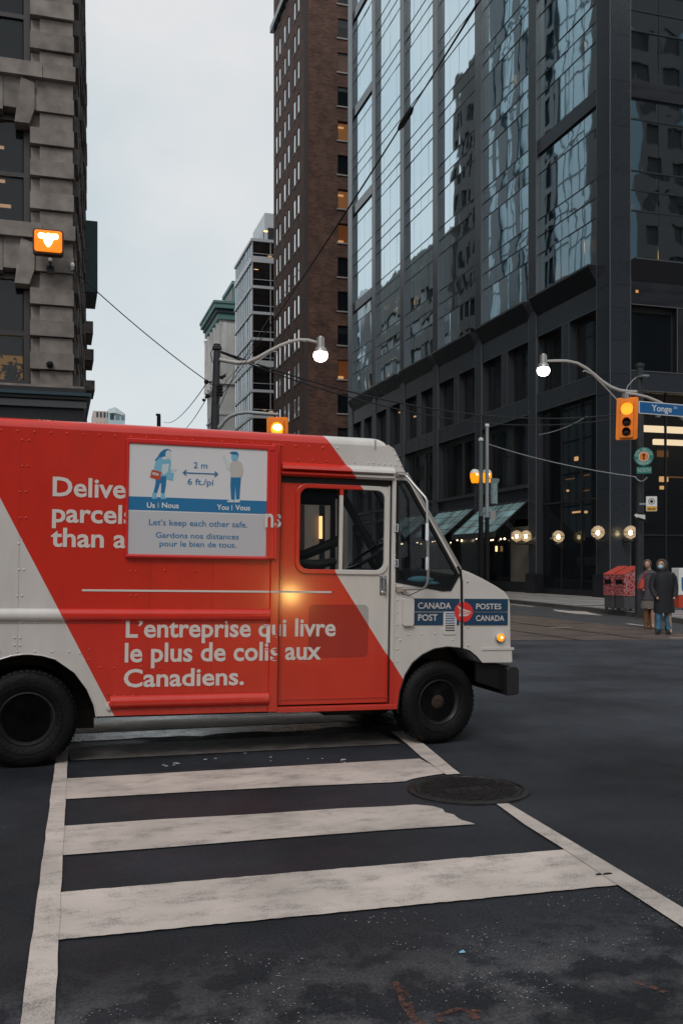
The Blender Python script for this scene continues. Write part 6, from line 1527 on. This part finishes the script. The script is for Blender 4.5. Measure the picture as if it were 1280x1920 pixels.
b = MB(); b.tube([(p.x+.04, p.y+.15, p.z-.26), (p.x+.04, p.y+.2, p.z-.42), (p.x+.04, YL, p.z-.42)], .03, 8); b.box(p.x-.04, p.x+.12, YL-.18, YL-.1, p.z-.55, p.z-.38); b.build('bracket', M['iron'], t)
b = MB(); b.sphere((p.x+.04, p.y+.12, p.z-.34), .045, 12, 8); b.build('finial', M['signwhite'], t, smooth=True)
b = MB(); b.tube([(p.x, p.y+.2, p.z+.1), (p.x, YL, p.z+.1)], .05, 8); b.build('wall_arm', M['iron'], t)

# ================================================================== POSTAL BOXES, NEWS BOX
def swirl():
    m = mat('postal_box_pattern', (.5, .03, .03), .5); nt = m.node_tree; p = nt.nodes['Principled BSDF']; n_ = nt.nodes.new; k = nt.links.new
    t = n_('ShaderNodeTexCoord'); a = n_('ShaderNodeTexVoronoi'); a.feature = 'DISTANCE_TO_EDGE'; a.inputs['Scale'].default_value = 9; k(t.outputs['Object'], a.inputs[0])
    r = n_('ShaderNodeValToRGB'); e = r.color_ramp.elements; e[0].position = .03; e[0].color = (.4, .3, .3, 1); e[1].position = .12; e[1].color = (.5, .03, .025, 1); x = e.new(.4); x.color = (.12, .02, .03, 1)
    k(a.outputs['Distance'], r.inputs[0]); k(r.outputs[0], p.inputs['Base Color']); return m
SWm = swirl(); BXG = mat('postal_box_grey', (.075, .075, .08), .5, noise=.1); BXT = mat('postal_box_top', (.62, .07, .04), .35)
bl = onG(1169, 1146.5, .15)
def pbox(x, y, label):
    t = thing('postal_box', (x+.28, y+.25, .15), label, 'postal box', 'red postal boxes on the corner pavement'); w_, d_ = .60, .52
    b = MB(); b.box(x+.02, x+w_-.02, y+.02, y+d_-.02, .22, .62); b.build('lower_body', BXG, t, bevel=.02)
    b = MB()
    for i in (0, 1):
        for j in (0, 1): b.box(x+.04+i*(w_-.14), x+.1+i*(w_-.14), y+.04+j*(d_-.14), y+.1+j*(d_-.14), .15, .22)
    tag(b.build('foot', BXG, t), kind='stuff')
    b = MB(); b.prism([[(x, .62), (x+w_, .62), (x+w_, 1.50), (x+w_*.92, 1.54), (x, 1.28)]], y, y+d_, 'xz'); b.build('upper_body', SWm, t, bevel=.015)
    b = MB(); b.prism([[(x-.01, 1.285), (x+w_*.92, 1.55), (x+w_*.92, 1.57), (x-.01, 1.305)]], y-.01, y+d_+.01, 'xz'); b.build('lid', BXT, t, bevel=.006)
    b = MB(); b.box(x-.012, x, y+.08, y+d_-.08, 1.0, 1.14); b.build('mail_slot', M['black'], t)
pbox(bl.x, bl.y, 'red patterned postal box nearer the pedestrians, right of its twin'); pbox(bl.x-.02, bl.y+.62, 'red patterned postal box on the left, half behind its twin')
p = onG(1272, 1143, .15); t = thing('news_box', (p.x+.2, p.y, .15), 'white and red newspaper box with a blue letter at the right edge of the photo', 'newspaper box')
b = MB(); b.box(p.x, p.x+.5, p.y, p.y+.4, .62, 1.5); b.build('upper_body', M['signwhite'], t, bevel=.02)
b = MB(); b.box(p.x+.01, p.x+.49, p.y+.01, p.y+.39, .2, .62); b.build('lower_body', M['prtred'], t, bevel=.02)
b = MB(); text(b, 'U', p.x+.09, p.x+.41, .72, .45, p.y-.004, .04); b.build('lettering', M['signblue'], t, recalc=False)
b = MB(); b.box(p.x-.22, p.x+1.0, p.y-1.0, p.y-.4, .155, .22); o = b.build('blue_pallet', mat('blue_plastic', (.03, .09, .15), .5), bevel=.015); tag(o, 'low blue plastic slab lying on the pavement by the newspaper box', 'pallet')
pf = onY(1131, 898, 37.5); piece('amber_lamp', M['ambersoft'], G, pf.x+.9, pf.x+1.2, pf.y, pf.y+.15, pf.z-.1, pf.z+.1)

# ================================================================== PEOPLE
def skin_body(name, J, E_, mat_, parent, sub=2):
    me = bpy.data.meshes.new(name); me.from_pydata([j[0] for j in J], E_, []); o = bpy.data.objects.new(name, me); col.objects.link(o)
    sk = o.modifiers.new('skin', 'SKIN'); ss = o.modifiers.new('sub', 'SUBSURF'); ss.levels = sub; ss.render_levels = sub
    for i, j in enumerate(J): me.skin_vertices[0].data[i].radius = (j[1], j[1]*(j[2] if len(j) > 2 else 1))
    me.skin_vertices[0].data[0].use_root = True
    ev = o.evaluated_get(bpy.context.evaluated_depsgraph_get()); m2 = bpy.data.meshes.new_from_object(ev); bpy.data.objects.remove(o)
    m2.materials.clear(); m2.materials.append(mat_)
    for p in m2.polygons: p.use_smooth = True
    o2 = bpy.data.objects.new(name, m2); col.objects.link(o2); o2.parent = parent; return o2
def er(cx, cy, z, rx_, ry_, n=20, lean=0, wob=0):
    return [(cx+rx_*math.cos(2*math.pi*k/n)*(1+wob*math.sin(k*3.1)), cy+ry_*math.sin(2*math.pi*k/n)*(1+wob*math.cos(k*2.3)), z+lean*math.cos(2*math.pi*k/n)) for k in range(n)]
SKN = mat('skin', (.42, .26, .19), .55); COAT = mat('dark_parka', (.010, .011, .015), .75, noise=.3, nscale=6, bump=.5, bscale=14); JEAN = mat('blue_jeans', (.045, .12, .19), .85, noise=.4, nscale=7, bump=.3, bscale=30)
FUR = mat('hood_trim', (.12, .08, .055), .95, bump=1, bscale=60); MASK = mat('blue_mask', (.35, .62, .74), .8); BOOT = mat('black_boots', (.012, .012, .014), .5); HAIR = mat('brown_hair', (.10, .055, .03), .6, bump=.6, bscale=70)
TAN = mat('tan_boots', (.17, .075, .03), .6, noise=.3, nscale=10); PUFF = mat('mauve_puffer', (.055, .048, .06), .6, noise=.3, nscale=5); BAG = mat('red_bag', (.42, .05, .035), .45); SKIRT = mat('grey_skirt', (.15, .13, .12), .9)
def pxlat(px, D): return atD(px, 1100, D)
# front pedestrian (local frame: x to picture right, y away, z up)
D1 = 21.9; f1 = atD(1243, 1190, D1); t = empty('person', (f1.x, f1.y, 0.0), (0, 0, -TH)); tag(t, 'person in a long black hooded parka, blue face mask and jeans, standing on the road', 'person')
body = [((0, 0, .92), .13, 1), ((0, 0, 1.12), .14, 1), ((0, 0, 1.35), .15, 1), ((0, 0, 1.45), .07, 1), ((-.02, -.01, 1.53), .06, 1), ((-.04, -.02, 1.61), .085, 1.1),
        ((-.09, 0, .88), .085), ((-.11, .03, .48), .055), ((-.1, .05, .10), .04), ((-.15, -.08, .04), .04),
        ((.09, 0, .88), .085), ((.12, -.02, .48), .055), ((.15, 0, .10), .04), ((.12, -.13, .04), .04),
        ((-.19, 0, 1.37), .05), ((-.25, .02, 1.10), .042), ((-.2, -.1, .88), .035), ((-.17, -.14, .81), .03),
        ((.19, 0, 1.37), .05), ((.26, .02, 1.10), .042), ((.22, -.1, .88), .035), ((.19, -.14, .81), .03)]
E_ = [(0, 1), (1, 2), (2, 3), (3, 4), (4, 5), (0, 6), (6, 7), (7, 8), (8, 9), (0, 10), (10, 11), (11, 12), (12, 13), (2, 14), (14, 15), (15, 16), (16, 17), (2, 18), (18, 19), (19, 20), (20, 21)]
skin_body('body', body, E_, SKN, t)
b = MB(); b.loft([er(0.02, .02, .50, .235, .17, wob=.03), er(0.02, .02, .56, .24, .17, wob=.03), er(.01, .01, .75, .225, .165, wob=.03), er(0, 0, .98, .205, .155, wob=.02), er(0, 0, 1.15, .215, .16, wob=.02), er(0, 0, 1.33, .225, .15), er(0, 0, 1.42, .17, .12), er(0, 0, 1.48, .1, .09)]); b.build('parka', COAT, t, smooth=True)
for s in (-1, 1):
    b = MB(); b.tube([(s*.17, 0, 1.39), (s*.235, .01, 1.3), (s*.275, .02, 1.1), (s*.25, -.06, .95), (s*.21, -.12, .86)], [.075, .08, .07, .062, .05], 12); b.build('sleeve', COAT, t, smooth=True)
    b = MB(); b.tube([(s*.09, .01, .62), (s*.105, .02, .48), (s*.12+.0, .02, .25), (s*.125, .02, .12)], [.1, .085, .072, .07], 12); b.build('trouser_leg', JEAN, t, smooth=True)
    b = MB(); x = s*.12; b.tube([(x, .04, .2), (x, .03, .1), (x-.02, -.03, .05), (x-.05, -.12, .045), (x-.06, -.18, .04)], [.075, .075, .062, .055, .04], 12); b.build('boot', BOOT, t, smooth=True)
b = MB(); b.loft([er(-.02, .02, 1.43, .15, .13), er(-.02, .02, 1.50, .125, .13), er(-.02, .03, 1.58, .125, .14), er(-.01, .035, 1.66, .12, .135), er(0, .04, 1.71, .085, .1), er(0, .04, 1.735, .03, .04)]); b.build('hood', COAT, t, smooth=True)
b = MB(); b.sphere((-.085, -.085, 1.60), .085, 16, 12, .9, .8, 1.15); fc = b.build('face', SKN, t, smooth=True)
b = MB(); b.sphere((-.105, -.115, 1.565), .062, 14, 10, 1.0, .8, .85); b.build('mask', MASK, t, smooth=True)
b = MB(); b.sphere((-.155, -.125, 1.625), .012, 8, 6); b.sphere((-.085, -.155, 1.625), .012, 8, 6); b.build('eyes', M['black'], t, smooth=True); t.children[-1]['kind'] = 'stuff'
cc = Vector((-.075, -.075, 1.61)); b = MB(); nn = Vector((-.6, -.8, 0)).normalized(); uu = Vector((0, 0, 1)); vv = nn.cross(uu)
b.tube([cc+(uu*math.cos(k*math.pi/10)*.118+vv*math.sin(k*math.pi/10)*.1) for k in range(21)], .022, 8, cap=False); b.build('hood_trim', FUR, t, smooth=True)
# second pedestrian, behind
D2 = 23.7; f2 = atD(1213, 1181, D2); t = empty('person', (f2.x, f2.y, 0.0), (0, 0, -TH)); tag(t, 'person in dark puffer jacket and tan boots with red bag, behind the parka wearer', 'person')
body2 = [((.03, 0, .90), .12, 1), ((.04, 0, 1.12), .13, 1), ((.05, 0, 1.34), .14, 1), ((.04, 0, 1.45), .06, 1), ((.02, 0, 1.53), .055, 1), ((.0, -.01, 1.61), .08, 1.1),
         ((-.05, 0, .86), .08), ((-.04, .03, .48), .05), ((-.02, .06, .1), .038), ((-.06, -.07, .04), .038), ((.1, 0, .86), .08), ((.11, -.05, .48), .05), ((.12, -.04, .1), .038), ((.09, -.15, .04), .038),
         ((-.13, 0, 1.34), .05), ((-.2, -.04, 1.12), .04), ((-.17, -.16, .98), .034), ((-.15, -.22, .98), .03), ((.23, 0, 1.34), .05), ((.3, 0, 1.1), .04), ((.28, -.1, .9), .034), ((.26, -.15, .86), .03)]
skin_body('body', body2, E_, SKN, t)
b = MB(); b.loft([er(.05, .01, .52, .21, .16, wob=.04), er(.05, .01, .6, .215, .16, wob=.03), er(.05, 0, .8, .18, .15)]); b.build('skirt', SKIRT, t, smooth=True)
b = MB(); rg = []
for k in range(9): z = .72+k*.08; rg += [er(.05, 0, z, .2-.004*k, .16), er(.05, 0, z+.04, .215-.004*k, .172)]
rg += [er(.05, 0, 1.43, .14, .11), er(.04, 0, 1.48, .08, .08)]; b.loft(rg); b.build('puffer_jacket', PUFF, t, smooth=True)
for s, x0 in ((-1, -.03), (1, .11)):
    b = MB(); b.tube([(.05+s*.16, 0, 1.37), (.05+s*.23, -.01, 1.26), (.05+s*.27, -.04, 1.1), (.05+s*.22, -.15, 1.0)], [.07, .078, .068, .055], 12); b.build('sleeve', PUFF, t, smooth=True)
    b = MB(); b.tube([(x0, .02, .5), (x0, .03, .35), (x0+.01, .04, .15), (x0+.0, .02, .07), (x0-.02, -.08, .045), (x0-.03, -.14, .04)], [.07, .072, .056, .056, .05, .035], 12); b.build('boot', TAN, t, smooth=True)
b = MB(); b.sphere((.005, .02, 1.63), .105, 16, 12, .95, 1.05, 1.15); b.tube([(.02, .08, 1.62), (.03, .1, 1.5), (.03, .09, 1.38)], [.08, .06, .03], 10); b.build('hair', HAIR, t, smooth=True)
b = MB(); b.sphere((-.02, -.05, 1.61), .078, 14, 10, .85, .75, 1.15); b.build('face', SKN, t, smooth=True)
b = MB(); b.loft([er(-.2, -.1, .99, .05, .1, 12), er(-.2, -.1, 1.02, .09, .13, 12), er(-.18, -.1, 1.16, .075, .12, 12), er(-.16, -.1, 1.26, .03, .09, 12)]); bg_ = b.build('shoulder_bag', BAG, t, smooth=True)
b = MB(); b.tube([(-.2, -.1, 1.24), (-.1, -.12, 1.38), (-.02, -.05, 1.46), (.05, .06, 1.4)], .012, 6); b.build('strap', BAG, bg_)

# ================================================================== CAR WAITING BEHIND THE PHOTOGRAPHER (its headlamp glints on the van door)
cx0, cy0 = 6.6, -9.0
car = thing('waiting_car', (cx0, cy0-2.2, 0), 'dark car waiting behind the photographer with one warm headlamp on', 'car')
b = MB(); b.loft([[(cx0-hw_, cy0-u, zl_), (cx0-hw_, cy0-u, zh_), (cx0-hw_*.92, cy0-u, zh_+.06), (cx0+hw_*.92, cy0-u, zh_+.06), (cx0+hw_, cy0-u, zh_), (cx0+hw_, cy0-u, zl_)] for u, hw_, zl_, zh_ in ((0, .78, .3, .72), (.25, .86, .22, .84), (1.2, .88, .2, .95), (3.9, .88, .2, .98), (4.4, .82, .3, .9))]); b.build('body', mat('car_paint', (.03, .03, .035), .25, coat=.5), car, bevel=.03)
b = MB(); b.loft([[(cx0-a, cy0-u, z_) for a, z_ in ((-.74, .96), (.74, .96))]+[(cx0-a, cy0-u2, z_) for a, z_, u2 in ((.6, 1.42, 0), (-.6, 1.42, 0))] for u in (0,)]) if False else b.add([(cx0-.78, cy0-1.1, .98), (cx0+.78, cy0-1.1, .98), (cx0+.78, cy0-4.1, .98), (cx0-.78, cy0-4.1, .98), (cx0-.6, cy0-1.9, 1.45), (cx0+.6, cy0-1.9, 1.45), (cx0+.6, cy0-3.5, 1.45), (cx0-.6, cy0-3.5, 1.45)], [(0, 1, 5, 4), (1, 2, 6, 5), (2, 3, 7, 6), (3, 0, 4, 7), (4, 5, 6, 7)]); b.build('cabin', M['wglass'], car, bevel=.04)
HL = emis('headlamp', (1, .6, .18), 1100)
for s in (-1,):
    b = MB(); b.sphere((cx0+s*.62, cy0+.0, .80), .085, 14, 10, 1.2, .4, .8); b.build('headlamp', HL, car, smooth=True)
for s in (-1, 1):
    for u in (.85, 3.6): b = MB(); b.lathe((cx0+s*.86-.1, cy0-u, .32), [(.2, 0), (.31, .01), (.32, .1), (.31, .19), (.2, .2)], 'x', 24); b.build('wheel', TY, car, smooth=True)
# ------------------------------------------------------------------ finish: keep children where they were built
for r in WROOTS.values():
    inv = r.matrix_basis.inverted()
    for c in r.children: c.matrix_parent_inverse = inv
